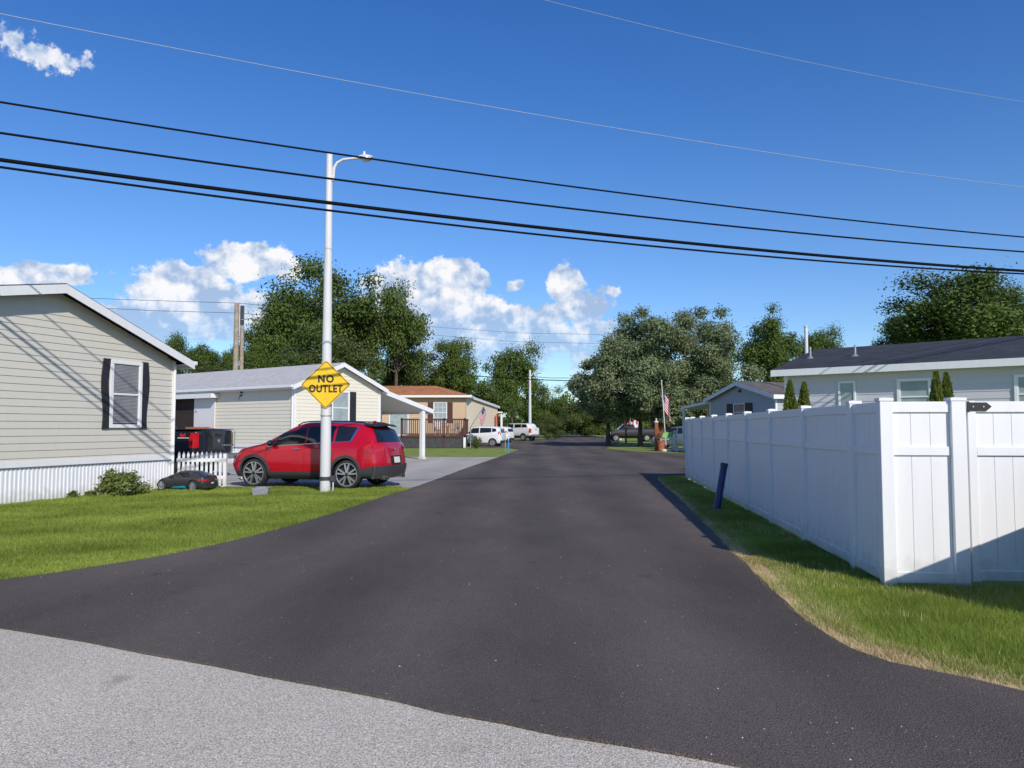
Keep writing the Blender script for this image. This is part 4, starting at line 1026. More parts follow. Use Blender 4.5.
    def patch(s, fn, quads, off, n=6, th=.0, both=True, sides=(1, -1), mb=None):
        m = mb or MB()
        for sg in sides:
            for q in quads:
                a, b, c, d = [np.array(p, float) for p in q]; vs = []
                for j in range(n + 1):
                    for i in range(n + 1):
                        u, v = i / n, j / n; p = (a*(1-u)+b*u)*(1-v) + (d*(1-u)+c*u)*v
                        vs.append(fn(p[0], p[1], off, sg) if fn == s.side else fn(p[0], p[1], off))
                m.add(vs, [(j*(n+1)+i, j*(n+1)+i+1, (j+1)*(n+1)+i+1, (j+1)*(n+1)+i) for j in range(n) for i in range(n)])
            if fn != s.side: break
        return m
def wheel(parent, x, y, r, w, sg, spokes=5, dark=True, rr=.74, tyre_seg=36):
    wl = link('wheel', None, parent); wl.location = (x, y, r)
    m = MB(); a, b = (w/2) * sg, -(w/2) * sg; R1 = r * rr
    m.lathe([(R1, a*.9), (R1*1.03, a), (r*.93, a), (r*.985, a*.82), (r, a*.5), (r, b*.5), (r*.985, b*.82), (r*.93, b), (R1, b)], tyre_seg, 'y', closed=True); m.build('tyre', M['rubber'], wl, smooth=True)
    m = MB(); m.lathe([(R1, a*.9), (R1*.94, a*.93), (R1*.91, a*.7), (R1*.90, b*.8), (R1, b*.8)], tyre_seg, 'y')
    rim = m.build('rim', M['rimdark'] if dark else M['rim'], wl, smooth=True)
    m = MB(); m.lathe([(R1*.985, a*.93), (R1*1.01, a*.965), (R1*.95, a*.965), (R1*.93, a*.9)], tyre_seg, 'y'); m.build('rim_lip', M['rim'], rim, smooth=True)
    m = MB(); m.lathe([(0, a*.15), (R1*.9, a*.15), (R1*.9, a*.1), (0, a*.1)], 28, 'y'); m.build('brake_disc', M['rimdark'] if dark else M['rim'], rim)
    m = MB()
    for k in range(spokes):
        t = 2*PI*k/spokes + .3
        for dt in ((-.13, .13) if dark else (0,)):
            wd = .021 if dark else .05
            c0, c1 = t + dt * .5, t + dt * 1.7
            p0 = Vector((math.cos(c0)*R1*.12, 0, math.sin(c0)*R1*.12)); p1 = Vector((math.cos(c1)*R1*.93, 0, math.sin(c1)*R1*.93))
            d = (p1 - p0).normalized(); nn = Vector((-d.z, 0, d.x)) * wd * r / .37
            y0, y1, y2 = a * .93, a * .85, a * .45
            for P_ in [[p0 - nn*.8, p0 + nn*.8, p1 + nn, p1 - nn]]:
                m.add([P_[0] + Vector((0,y0,0)), P_[1] + Vector((0,y0,0)), P_[2] + Vector((0,y1,0)), P_[3] + Vector((0,y1,0)), P_[0] + Vector((0,y2,0)), P_[1] + Vector((0,y2,0)), P_[2] + Vector((0,y2,0)), P_[3] + Vector((0,y2,0))],
                      [(0,1,2,3),(0,1,5,4),(1,2,6,5),(2,3,7,6),(3,0,4,7)])
    m.build('spokes', M['rim'], rim)
    m = MB(); m.lathe([(0, a*.98), (R1*.13, a*.97), (R1*.16, a*.9), (R1*.16, a*.3)], 16, 'y'); m.build('hub', M['rimdark'] if dark else M['rim'], rim, smooth=True)
    return wl
def ellip_arch(car, wx, ri, ro, off, sd, a0=-8, a1=188, n=22):
    m = MB()
    for sg in (sd,):
        vs = []
        for k in range(n + 1):
            t = R(a0 + (a1 - a0) * k / n)
            for rr, o in ((ri, off * .2), (ri, off), (ro, off), (ro, 0.001)):
                x, z = wx + rr * math.cos(t), car.r + rr * math.sin(t); z = max(z, car.zb + .005)
                p = car.side(max(min(x, car.x1 - .02), car.x0 + .02), z, o, sg); vs.append((x if abs(x-p[0]) < .004 else p[0], p[1], p[2]))
        m.add(vs, [(k*4+j, k*4+j+1, k*4+4+j+1, k*4+4+j) for k in range(n) for j in range(3)])
    return m
def add_patch(car, name, mt, parent, fn, quads, off, n=6, sides=(1, -1)):
    return car.patch(fn, quads, off, n, sides=sides).build(name, mt, parent, smooth=60)

def make_suv(root, paint, c, detail=True):
    s = c['car']
    body = s.body('body', [paint, M['black']], root)
    for q in c['side_windows']:
        for sg in (1, -1): add_patch(s, 'window', M['glass'], root, s.side, q, .006, 8, (sg,))
    add_patch(s, 'windshield', M['glass'], root, s.topp, c['windshield'], .006, 12)
    add_patch(s, 'rear_window', M['glass'], root, s.rearp, c['rear_window'], .008, 8)
    for sg in (1, -1):
        m = MB()
        s.patch(s.side, c['tail_side'], .010, 5, sides=(sg,), mb=m)
        for q in c['tail_rear']: s.patch(s.rearp, [[(p[0] * sg, p[1]) for p in q]], .012, 5, mb=m)
        m.build('tail_light', M['taillens'], root, smooth=60)
        m = MB(); s.patch(s.side, c['head_side'], .010, 5, sides=(sg,), mb=m)
        for q in c['head_front']: s.patch(s.frontp, [[(p[0] * sg, p[1]) for p in q]], .012, 5, mb=m)
        m.build('headlight', M['clearlens'] if not c.get('amber') else M['amber'], root, smooth=60)
    add_patch(s, 'rear_bumper', c['cladm'], root, s.rearp, c['bumper'], .02, 8)
    add_patch(s, 'licence_plate', M['plate'], root, s.rearp, c['plate'], .03, 2)
    add_patch(s, 'grille', M['black'], root, s.frontp, c['grille'], .012, 6)
    for wx in s.wheels:
        for sg in (1, -1):
            wheel(root, wx, sg * c['track'], s.r, c['tw'], sg, dark=c.get('darkrim', True), rr=c.get('rr', .74))
    return body

# red SUV -----------------------------------------------------------------
suv = Car(-.92, 3.52,
    top=[(-.92, 1.53), (-.6, 1.62), (0, 1.675), (.8, 1.70), (1.35, 1.68), (1.62, 1.60), (2.1, 1.36), (2.45, 1.15), (2.75, 1.08), (3.2, .99), (3.52, .80)],
    belt=[(-.92, 1.13), (0, 1.10), (1.2, 1.05), (2.3, 1.01), (2.8, 1.0), (3.2, .9), (3.52, .74)],
    hw=[(-.92, .90), (-.3, .925), (2.8, .925), (3.2, .90), (3.52, .84)],
    roofw=[(-.92, .60), (0, .66), (1.4, .68), (2.6, .76), (3.52, .75)], zb=.24,
    rear=[(.2, .10), (.4, .03), (.62, 0), (.82, .03), (1.05, .07), (1.2, .16), (1.55, .36), (1.7, .40)],
    front=[(.2, .18), (.45, .04), (.6, 0), (.8, .06), (1.0, .16)], wheels=(0, 2.64), r=.365, arch=.415)
SX, SY = gr(347, 489)
hd = R(180 - 16)
h_ = Vector((math.cos(hd), math.sin(hd), 0)); left = Vector((-h_.y, h_.x, 0))
# near side (driver's, left) wheel contact under the rear axle
org = Vector((SX + .03, SY, 0)) - left * .86
SUV = thing('suv', 'bright red sport utility vehicle parked on the concrete driveway behind the street light pole', 'car', org, hd, scale=(1.045, 1.06, 1.03))
c = dict(car=suv, track=.80, tw=.23, cladm=M['clad'], rr=.80,
    side_windows=[[[(1.22, 1.115), (2.12, 1.07), (1.93, 1.39), (1.22, 1.55)], [(2.12, 1.07), (2.27, 1.065), (2.12, 1.18), (1.93, 1.39)]],
                  [[(.42, 1.165), (1.16, 1.125), (1.16, 1.56), (.42, 1.585)]],
                  [[(-.10, 1.21), (.36, 1.17), (.36, 1.58), (-.27, 1.545)]]],
    windshield=[[(1.74, -.93), (1.74, .93), (2.42, .93), (2.42, -.93)]],
    rear_window=[[(-.70, 1.17), (.70, 1.17), (.60, 1.50), (-.60, 1.50)]],
    tail_side=[[(-.91, .90), (-.66, .96), (-.50, 1.08), (-.91, 1.13)]], tail_rear=[[(.50, .98), (.90, .90), (.89, 1.13), (.58, 1.10)]],
    head_side=[[(3.10, .84), (3.46, .74), (3.44, .80), (2.98, .95)]], head_front=[[(.42, .72), (.83, .74), (.82, .83), (.46, .80)]], amber=True,
    bumper=[[(-.905, .27), (.905, .27), (.915, .58), (-.915, .58)]], plate=[[(-.17, .64), (.17, .64), (.17, .79), (-.17, .79)]], grille=[[(-.5, .45), (.5, .45), (.55, .70), (-.55, .70)]])
make_suv(SUV, M['red'], c)
for wx, sd in [(w_, q_) for w_ in suv.wheels for q_ in (1, -1)]: ellip_arch(suv, wx, .412, .485, .022, sd).build('wheel_arch', M['clad'], SUV, smooth=50)
for sd in ((1,), (-1,)): add_patch(suv, 'sill', M['clad'], SUV, suv.side, [[(.40, .25), (2.22, .25), (2.20, .42), (.44, .42)]], .02, 10, sd)
for sd in ((1,), (-1,)): add_patch(suv, 'rear_cladding', M['clad'], SUV, suv.side, [[(-.915, .27), (-.42, .27), (-.47, .50), (-.915, .585)]], .016, 6, sd)
for sd in ((1,), (-1,)): add_patch(suv, 'front_cladding', M['clad'], SUV, suv.side, [[(3.08, .28), (3.44, .28), (3.44, .42), (3.10, .44)]], .012, 6, sd)
for sg in (1, -1):
    pts = [suv.rearp(sg * .885, z, -.005) for z in (.275, .38, .48, .585)]; m = MB(); m.path(pts, .045, 10); m.build('bumper_corner', M['clad'], SUV, smooth=True)
add_patch(suv, 'plate_recess', M['black'], SUV, suv.rearp, [[(-.27, .60), (.27, .60), (.30, .82), (-.30, .82)]], .012, 3)
add_patch(suv, 'plate_trim', M['red'], SUV, suv.rearp, [[(-.30, .83), (.30, .83), (.29, .86), (-.29, .86)]], .02, 4)
for sg in (1, -1):
    m = MB()
    for q in ([(2.28, .60), (2.286, .60), (2.28, 1.03), (2.274, 1.03)], [(1.187, .43), (1.193, .43), (1.193, 1.11), (1.187, 1.11)], [(.44, .60), (.446, .60), (.30, 1.14), (.294, 1.14)]): suv.patch(suv.side, [q], .003, 6, sides=(sg,), mb=m)
    m.build('door_seam', M['black'], SUV)
    m = MB(); suv.patch(suv.side, [[(-.15, 1.20), (-.09, 1.205), (-.27, 1.55), (-.36, 1.54)]], .012, 5, sides=(sg,), mb=m); suv.patch(suv.side, [[(-.12, 1.19), (2.27, 1.045), (2.27, 1.06), (-.12, 1.207)]], .009, 14, sides=(sg,), mb=m); m.build('window_trim', M['chrome'], SUV, smooth=60)
    for hx in (1.38, .58):
        p = suv.side(hx, .985, .03, sg); m = MB(); m.box(p[0] - .1, p[0] + .1, p[1] - .012, p[1] + .012, p[2] - .014, p[2] + .014); m.build('door_handle', M['chrome'], SUV, bevel=.008)
    p = suv.side(2.12, 1.10, .10, sg); m = MB(); m.ball((p[0], p[1] + sg*.03, p[2]), .11, .75, 1.0, .72, 12, 8); m.tube((p[0], p[1] - sg*.08, p[2] - .04), (p[0], p[1] + sg*.02, p[2] - .02), .03); m.build('side_mirror', M['blackpaint'], SUV, smooth=True)
    pts = []
    for k in range(15):
        x = -.42 + k * 2.0 / 14; t = float(np.interp(x, suv.X, suv.top)); pts.append((x, sg * .56, t + (.012 if 0 < k < 14 else -.01)))
    m = MB(); m.path(pts, .016, 8); m.build('roof_rail', M['black'], SUV, smooth=True)
m = MB()
vs = []
for x, z in ((-.38, 1.66), (-.62, 1.645), (-.70, 1.60)):
    for y in (-.60, -.3, 0, .3, .60): vs.append((x + abs(y) * .1, y, z - abs(y) * .05))
for x, z in ((-.38, 1.62), (-.62, 1.605), (-.69, 1.58)):
    for y in (-.60, -.3, 0, .3, .60): vs.append((x + abs(y) * .1, y, z - abs(y) * .05))
fs = []
for b_ in (0, 15):
    for i in range(2):
        for j in range(4): a = b_ + i*5 + j; fs.append((a, a+1, a+6, a+5))
for j in range(4): fs.append((10+j, 11+j, 26+j, 25+j))
for i in range(2): fs += [(i*5, i*5+5, i*5+20, i*5+15), (i*5+4, i*5+9, i*5+24, i*5+19)]
m.add(vs, fs); m.build('spoiler', M['black'], SUV, smooth=True)
m = MB(); m.ball((-.3, 0, 1.685), .04, 1.6, .4, .9, 10, 6); m.build('antenna', M['red'], SUV, smooth=True)
m = MB(); p = suv.rearp(0, .98, .01); m.prism([(-.07, -.0), (-.05, .025), (.05, .025), (.07, 0), (.05, -.025), (-.05, -.025)], 'x', 0, .01); m.v = [v + Vector((p[0] - .012, 0, p[2])) for v in m.v]; m.build('badge', M['chrome'], SUV, smooth=True)
for y in (.42, .55, -.42, -.55):
    p = suv.rearp(y, .27, -.06); m = MB(); m.lathe([(.045, 0), (.05, -.12), (.04, -.12), (.035, 0)], 16, 'x', (p[0], y, .275), closed=True); m.build('exhaust_tip', M['chrome'], SUV, smooth=True)
m = MB(); m.box(.2, 2.4, -.6, .6, .20, .26); m.tube((0, -.75, .36), (0, .75, .36), .05); m.tube((2.64, -.75, .36), (2.64, .75, .36), .05); m.build('underbody', M['black'], SUV)

# black pickup --------------------------------------------------------------
def pickup_car(cap=False, cabx=(1.35, 3.3), L=(-1.15, 4.45), bed=1.43, roof=1.92, r=.40):
    tp = [(L[0], bed), (cabx[0] - .06, bed), (cabx[0], roof - .06), (cabx[0] + .3, roof), (cabx[1] - .75, roof), (cabx[1], 1.22), (cabx[1] + .4, 1.16), (L[1] - .1, 1.05), (L[1], .95)]
    if cap: tp = [(L[0], bed), (L[0] + .30, bed + .02), (L[0] + .62, roof - .06), (L[0] + .9, roof)] + tp[3:]
    return Car(L[0], L[1], top=tp, belt=[(L[0], 1.25), (L[1] - 1, 1.12), (L[1], .9)], hw=[(L[0], .96), (L[1] - .5, .98), (L[1], .92)],
        roofw=[(L[0], .92 if not cap else .78), (cabx[0] - .1, .92 if not cap else .78), (cabx[0] + .1, .74), (cabx[1] - .6, .74), (cabx[1], .85), (L[1], .85)], zb=.5, rear=[(.4, .1), (.6, 0), (2, 0)], front=[(.4, .1), (.7, 0), (1.2, .08)], wheels=(0, 3.45), r=r, arch=.47, smooth=3)
def make_pickup(root, paint, cap=False):
    pc = pickup_car(cap)
    tr = .9
    sw = [[[(2.42, 1.32), (3.05, 1.30), (2.62, 1.80), (2.42, 1.82)]], [[(1.50, 1.34), (2.34, 1.32), (2.34, 1.82), (1.50, 1.82)]]]
    if cap: sw += [[[(.35, 1.46), (1.30, 1.44), (1.30, 1.82), (.35, 1.82)]], [[(-.55, 1.48), (.28, 1.46), (.28, 1.82), (-.35, 1.80)]]]
    c = dict(car=pc, track=.82, tw=.26, cladm=M['chrome'], side_windows=sw, windshield=[[(2.62, -.9), (2.62, .9), (3.22, .9), (3.22, -.9)]],
        rear_window=[[(-.01, 1.0), (.01, 1.0), (.01, 1.01), (-.01, 1.01)]],
        tail_side=[[(-1.14, .88), (-.98, .88), (-.98, 1.34), (-1.14, 1.34)]], tail_rear=[[(.79, .88), (.955, .88), (.955, 1.34), (.79, 1.34)]],
        head_side=[[(4.2, .85), (4.4, .85), (4.4, 1.0), (4.2, 1.02)]], head_front=[[(.6, .8), (.9, .8), (.9, 1.0), (.6, 1.0)]],
        bumper=[[(-.9, .52), (.9, .52), (.9, .70), (-.9, .70)]], plate=[[(-.16, .55), (.16, .55), (.16, .68), (-.16, .68)]], grille=[[(-.55, .7), (.55, .7), (.55, 1.0), (-.55, 1.0)]], darkrim=False, rr=.62)
    make_suv(root, paint, c)
    m = MB(); m.box(-1.24, -1.165, -.92, .92, .50, .68); m.build('step_bumper', M['chrome'] if not cap else M['silverpaint'], root, bevel=.02)
    m = MB()
    for y in (-.765, .765): m.box(-1.168, -1.158, y - .006, y + .006, .75, 1.42)
    m.box(-1.168, -1.158, -.77, .77, .742, .75); m.build('tailgate_seam', M['black'], root)
    m = MB(); m.box(-1.18, -1.16, -.12, .12, 1.22, 1.30); m.build('tailgate_handle', M['clad'] if cap else M['rimdark'], root, bevel=.01)
    if not cap: m = MB(); m.box(-1.05, 1.25, -.84, .84, 1.435, 1.46); m.build('bed_cover', M['black'], root)
    m = MB(); m.box(.3, 3.2, -.5, .5, .35, .52); m.tube((0, -.8, .4), (0, .8, .4), .07); m.tube((3.45, -.8, .4), (3.45, .8, .4), .07); m.build('underbody', M['black'], root)
    return pc
hp_ = Vector((-.948, .318, 0)); rt_ = Vector((.318, .948, 0))
corner = Vector((at(197, 440, 23.6).x, 23.6, 0)); porg = corner + rt_ * .97 + hp_ * 1.15
BT = thing('pickup_truck', 'black pickup truck seen from behind, parked between beige house and cream house', 'pickup truck', porg + Vector((0, 0, .08)), math.atan2(hp_.y, hp_.x))
pc = make_pickup(BT, M['blackpaint'])
text('bed_decal', '4x4', .15, (-.62, .985, 1.27), M['plasticred'], BT, ext=.002, off=.008, rot=(PI/2, 0, PI))
m = MB(); m.box(-.84, -.42, .966, .976, 1.17, 1.20); m.build('decal_stripe', M['furniture'], BT)
m = MB(); m.lathe([(0, -.012), (.06, -.01), (.062, 0)], 18, 'x', (-1.158, 0, 1.08)); m.build('badge', M['chrome'], BT, smooth=True)
m = MB()
for k in range(7): m.box(-1.166, -1.158, -.72 + k * .085, -.66 + k * .085, .92, .965)
m.build('tailgate_letters', M['chrome'], BT)

# white pickup with a cap, far away
hw_ = R(180 - 37); wr = gr(523.5, 441.0)
WT = thing('pickup_truck', 'white pickup truck with a bed cap parked far off before the trees', 'pickup truck', Vector((wr[0], wr[1], 0)) - Vector((-math.sin(hw_), math.cos(hw_), 0)) * .85, hw_)
WT.scale = (1.0, 1.0, 1.06)
make_pickup(WT, M['whitepaint'], cap=True)
# dark pickup below the big tree
dp = at(635, 440, 87); DT = thing('pickup_truck', 'dark navy pickup parked in the shade of the big tree', 'pickup truck', (dp.x + 1.2, 87, 0), R(180))
make_pickup(DT, M['navypaint'])

# white hatchback -------------------------------------------------------------
hb = Car(-.75, 3.30, top=[(-.75, 1.45), (-.5, 1.60), (0, 1.66), (1.2, 1.66), (1.7, 1.58), (2.45, 1.15), (2.7, 1.05), (3.1, .95), (3.3, .78)], belt=[(-.75, 1.12), (2, 1.0), (3.3, .72)],
    hw=[(-.75, .86), (-.2, .89), (2.8, .89), (3.3, .80)], roofw=[(-.75, .66), (1.2, .68), (2.4, .74), (3.3, .7)], zb=.22, rear=[(.2, .08), (.5, 0), (1.0, .04), (1.6, .22)], front=[(.2, .12), (.5, 0), (1.0, .14)], wheels=(0, 2.55), r=.33, arch=.37)
hbc = dict(car=hb, track=.77, tw=.21, cladm=M['clad'], darkrim=False, rr=.7,
    side_windows=[[[(1.2, 1.10), (2.25, 1.06), (1.75, 1.50), (1.2, 1.54)]], [[(.10, 1.16), (1.12, 1.11), (1.12, 1.54), (.10, 1.52)]], [[(-.45, 1.24), (.03, 1.18), (.03, 1.51), (-.38, 1.46)]]],
    windshield=[[(1.72, -.93), (1.72, .93), (2.42, .93), (2.42, -.93)]], rear_window=[[(-.55, 1.12), (.55, 1.12), (.52, 1.42), (-.52, 1.42)]],
    tail_side=[[(-.74, 1.0), (-.64, 1.0), (-.64, 1.22), (-.74, 1.22)]], tail_rear=[[(.68, .98), (.80, .98), (.79, 1.25), (.70, 1.25)]],
    head_side=[[(2.9, .78), (3.22, .7), (3.22, .76), (2.8, .88)]], head_front=[[(.4, .66), (.8, .66), (.8, .78), (.45, .78)]],
    bumper=[[(-.78, .28), (.78, .28), (.8, .5), (-.8, .5)]], plate=[[(-.16, .6), (.16, .6), (.16, .72), (-.16, .72)]], grille=[[(-.5, .4), (.5, .4), (.5, .6), (-.5, .6)]])
wr = gr(492.5, 446.5); a = R(180 - 16)
HBt = thing('hatchback', 'white boxy hatchback parked beside the brown deck', 'car', Vector((wr[0], wr[1], 0)) - Vector((-math.sin(a), math.cos(a), 0)) * .85, a)
make_suv(HBt, M['whitepaint'], hbc)
wr = gr(508, 443); a = R(180 - 28)
H2t = thing('hatchback', 'white car with red tail lights just behind the boxy hatchback', 'car', (wr[0] - .3, wr[1] + 1.2, 0), a)
make_suv(H2t, M['whitepaint'], hbc)
# silver car behind the statue at the far end of the fence
a = R(150); q = at(688, 440, 56)
H3t = thing('sedan', 'silver car half hidden by the far end of the white fence under the big tree', 'car', (q.x + .8, 57, 0), a)
make_suv(H3t, M['silverpaint'], hbc)

# toy ride-on car ---------------------------------------------------------------
ty = Car(-.9, 3.5, top=[(-.9, .98), (-.5, 1.08), (.3, 1.28), (1.1, 1.32), (1.5, 1.28), (2.5, .92), (3.0, .80), (3.5, .58)], belt=[(-.9, .85), (1, .86), (2.4, .78), (3.5, .5)],
    hw=[(-.9, .90), (0, .98), (1.3, .93), (2.64, .96), (3.5, .85)], roofw=[(-.9, .62), (1, .58), (2.4, .72), (3.5, .7)], zb=.16, rear=[(.1, .15), (.5, 0), (.9, .1), (1.3, .3)], front=[(.1, .15), (.4, 0), (.8, .25)], wheels=(.05, 2.75), r=.36, arch=.41)
tx, tyy = gr(187, 490.5)
TC = thing('ride_on_toy_car', 'black ride-on toy sports car on the lawn before the white picket fence', 'toy car', (tx + .33, tyy + .1, -.01), R(180 - 14), scale=(.335, .36, .39))
tyc = dict(car=ty, track=.82, tw=.3, cladm=M['clad'], rr=.7, side_windows=[[[(.35, .93), (2.2, .84), (1.5, 1.22), (.7, 1.24)]]],
    windshield=[[(1.6, -.9), (1.6, .9), (2.4, .9), (2.4, -.9)]], rear_window=[[(-.5, .9), (.5, .9), (.4, .98), (-.4, .98)]],
    tail_side=[[(-.8, .66), (-.5, .68), (-.5, .76), (-.8, .78)]], tail_rear=[[(.35, .68), (.85, .66), (.85, .78), (.4, .76)]], head_side=[[(3.0, .55), (3.35, .48), (3.35, .55), (2.95, .64)]], head_front=[[(.4, .42), (.8, .42), (.8, .52), (.4, .5)]],
    bumper=[[(-.8, .2), (.8, .2), (.85, .45), (-.85, .45)]], plate=[[(-.15, .48), (.15, .48), (.15, .56), (-.15, .56)]], grille=[[(-.4, .25), (.4, .25), (.4, .4), (-.4, .4)]], darkrim=False)
make_suv(TC, M['toyblack'], tyc)
for sd in ((1,), (-1,)): add_patch(ty, 'side_stripe', M['bluetoy'], TC, ty.side, [[(.55, .2), (2.1, .2), (1.7, .30), (.75, .36)]], .02, 6, sd)
m = MB()
p = ty.side(2.0, .92, .12, 1)
for sg in (1, -1): m.ball((1.95, sg * .98, .95), .11, 1, .8, .6, 8, 6)
m.build('side_mirror', M['toyblack'], TC, smooth=True)
SKY_SAT, SKY_VAL = 1.36, 1.24
# ------------------------------------------------------------------ trees
def crown_mesh(name, m, seed, n_clump, n_leaf, leaf, shape='oak', rad=(1, 1, 1), cmul=1.0):
    """unit-ish crown: centre at 0, radii rad; leaves are small bent quads gathered in clumps"""
    rg = np.random.default_rng(seed)
    cs = []; 
    while len(cs) < n_clump:
        p = rg.normal(size=3); p /= np.linalg.norm(p); q = rg.random() ** .45
        lump = 1 + .22 * math.sin(3 * math.atan2(p[1], p[0]) + seed) + .18 * math.sin(5 * p[2] + seed * 2) + rg.normal() * .07
        p = p * q * lump * .86
        if shape == 'cone': p[0] *= (1 - (p[2] + 1) / 2 * .85); p[1] *= (1 - (p[2] + 1) / 2 * .85)
        if shape == 'oak' and p[2] < -.75: continue
        cs.append(p)
    cs = np.array(cs) * rad
    mr = min(rad)
    cr = mr * (.17 + .15 * rg.random(n_clump)) * (30 / n_clump) ** .33 * 1.25 * cmul
    w = cr ** 2; w /= w.sum(); idx = rg.choice(n_clump, n_leaf, p=w)
    d = rg.normal(size=(n_leaf, 3)); d /= np.linalg.norm(d, axis=1)[:, None]
    rr = rg.random(n_leaf) ** .4 * (1 + .25 * rg.normal(size=n_leaf))
    P = cs[idx] + d * (cr[idx] * rr)[:, None] * [1.15, 1.15, .8]
    nrm = d * .7 + rg.normal(size=(n_leaf, 3)) * .55 + [0, 0, .45]; nrm /= np.linalg.norm(nrm, axis=1)[:, None]
    a = np.cross(nrm, rg.normal(size=(n_leaf, 3))); a /= np.linalg.norm(a, axis=1)[:, None]; b = np.cross(nrm, a)
    s = leaf * (.6 + .8 * rg.random(n_leaf))[:, None]
    V = np.stack([P - a * s, P - b * s * .55 + nrm * s * .15, P + a * s, P + b * s * .55 + nrm * s * .15], 1)
    rnd = np.clip(rg.random(n_leaf) * .75 + (rg.random(n_clump) * .45)[idx], 0, 1.2)
    me = npmesh(name, V.reshape(-1, 3), np.arange(n_leaf * 4).reshape(-1, 4), m, rnd, k=4)
    return me, cs, cr
def trunk_mesh(h0, cs, r, rg, n=7, lean=0.0, base=-0.1):
    m = MB(); top = Vector((lean, 0, h0)); m.path([(0, 0, base), (lean * .3, 0, h0 * .35), (lean * .7, 0, h0 * .7), tuple(top)], [r * 1.3, r, r * .85, r * .7], 10)
    for c in cs[:n]:
        c = Vector(c); mid = top.lerp(c, .5) + Vector((rg.normal() * .3, rg.normal() * .3, .3)); m.path([tuple(top - Vector((0, 0, r))), tuple(mid), tuple(c)], [r * .55, r * .32, r * .1], 6)
    return m.mesh('trunk', M['bark'], smooth=True)
protos = {}
def proto(kind, var):
    k = (kind, var)
    if k not in protos:
        mm = {'dark': M['leaf_dark'], 'mid': M['leaf_mid'], 'olive': M['leaf_olive'], 'silver': M['leaf_silver']}[kind]
        protos[k] = crown_mesh('crown', mm, 10 + var * 7 + len(kind), 54, 26000, .027, rad=(1, 1, 1))
    return protos[k]
def tree(px, ytop, wpx, D, kind, var, label, ybot=None, name='tree', group='trees behind the houses', cat='tree', depth=None, zlow=None):
    """crown spans wpx pixels at distance D, its top at pixel row ytop, its bottom at ybot"""
    X = (px - 512) / F * D; rx = wpx / 2 / F * D; zt = at(px, ytop, D).z; zb = at(px, ybot or 425, D).z if zlow is None else zlow
    rz = (zt - zb) / 2; zc = (zt + zb) / 2; ry = min(rx, 7) if depth is None else depth
    me, cs, cr = proto(kind, var)
    t = thing(name, label, cat, (X, D, 0), 0, group)
    c = link('crown', me, t); c.location = (0, 0, zc); c.scale = (rx * .93, ry, rz * .93); c.rotation_euler.z = 0
    rg = np.random.default_rng(var + int(px)); cs2 = cs * [rx * .93, ry, rz * .93] + [0, 0, zc]
    h0 = max(1.0, zb + rz * .35); tr = link('trunk', trunk_mesh(h0, cs2[rg.permutation(len(cs2))], max(.1, zt * .013), rg), t)
    return t
# left skyline
tree(322, 256, 128, 76, 'dark', 0, 'tallest dark green tree, directly behind the street light pole', ybot=385)
tree(272, 290, 72, 72, 'dark', 1, 'dark tree just right of the wooden utility pole', ybot=395)
tree(396, 270, 76, 78, 'dark', 2, 'dark open crowned tree, its top notched against the big cloud', ybot=392)
tree(352, 285, 60, 79, 'dark', 3, 'dark tree filling the gap between the two tallest crowns', ybot=392)
tree(330, 326, 100, 64, 'olive', 0, 'olive green bushy tree in front of the tall dark tree by the pole', ybot=405)
tree(402, 334, 72, 84, 'olive', 1, 'olive green tree above the carport roof', ybot=410)
tree(262, 345, 70, 66, 'mid', 1, 'lower green tree over the cream house roof ridge', ybot=405)
tree(200, 336, 52, 105, 'dark', 3, 'small distant tree left of the wooden utility pole', ybot=400)
tree(228, 340, 34, 104, 'mid', 0, 'small distant tree behind the wooden utility pole', ybot=400)
tree(172, 330, 42, 108, 'dark', 1, 'small distant tree rising just above the beige house eave', ybot=400)
tree(205, 362, 80, 75, 'olive', 0, 'low olive bush line tree over the left end of the cream house roof', ybot=400)
tree(456, 330, 56, 84, 'mid', 2, 'green tree above the ridge of the orange roof', ybot=405)
tree(437, 358, 60, 86, 'mid', 0, 'mid green tree behind the orange roof', ybot=425)
tree(512, 333, 62, 112, 'mid', 3, 'rounded green tree left of the far street light', ybot=428)
tree(487, 372, 66, 88, 'dark', 2, 'dark tree behind the right end of the orange roof', ybot=438)
tree(540, 378, 50, 114, 'dark', 0, 'dark tree behind the far street light base', ybot=440)
tree(560, 392, 56, 122, 'olive', 1, 'hedge like low tree at the end of the road, left', ybot=440)
tree(586, 398, 50, 128, 'mid', 1, 'hedge like low tree at the end of the road, middle', ybot=440)
tree(610, 400, 60, 124, 'dark', 3, 'dark low tree at the end of the road, right', ybot=440)
tree(549, 412, 30, 100, 'olive', 0, 'round shrub right of the white pickup', ybot=441, name='shrub', cat='shrub', zlow=-.3)
# right
tree(772, 306, 78, 78, 'mid', 1, 'green tree right of the big grey green tree', ybot=400)
tree(820, 318, 52, 95, 'mid', 3, 'small pale green tree behind the charcoal roof end', ybot=400)
tree(955, 262, 158, 56, 'dark', 1, 'large dark oak rising over the charcoal roof at the right edge', ybot=372)
tree(1010, 275, 90, 60, 'dark', 2, 'dark tree cut by the right edge of the photo', ybot=372)
tree(905, 308, 60, 60, 'mid', 2, 'lower left shoulder tree beside the large oak', ybot=372)
tree(725, 380, 120, 90, 'dark', 0, 'dark tree mass behind the blue grey house', ybot=440)
tree(860, 352, 70, 100, 'mid', 0, 'small distant treetop showing over the charcoal ridge', ybot=420)
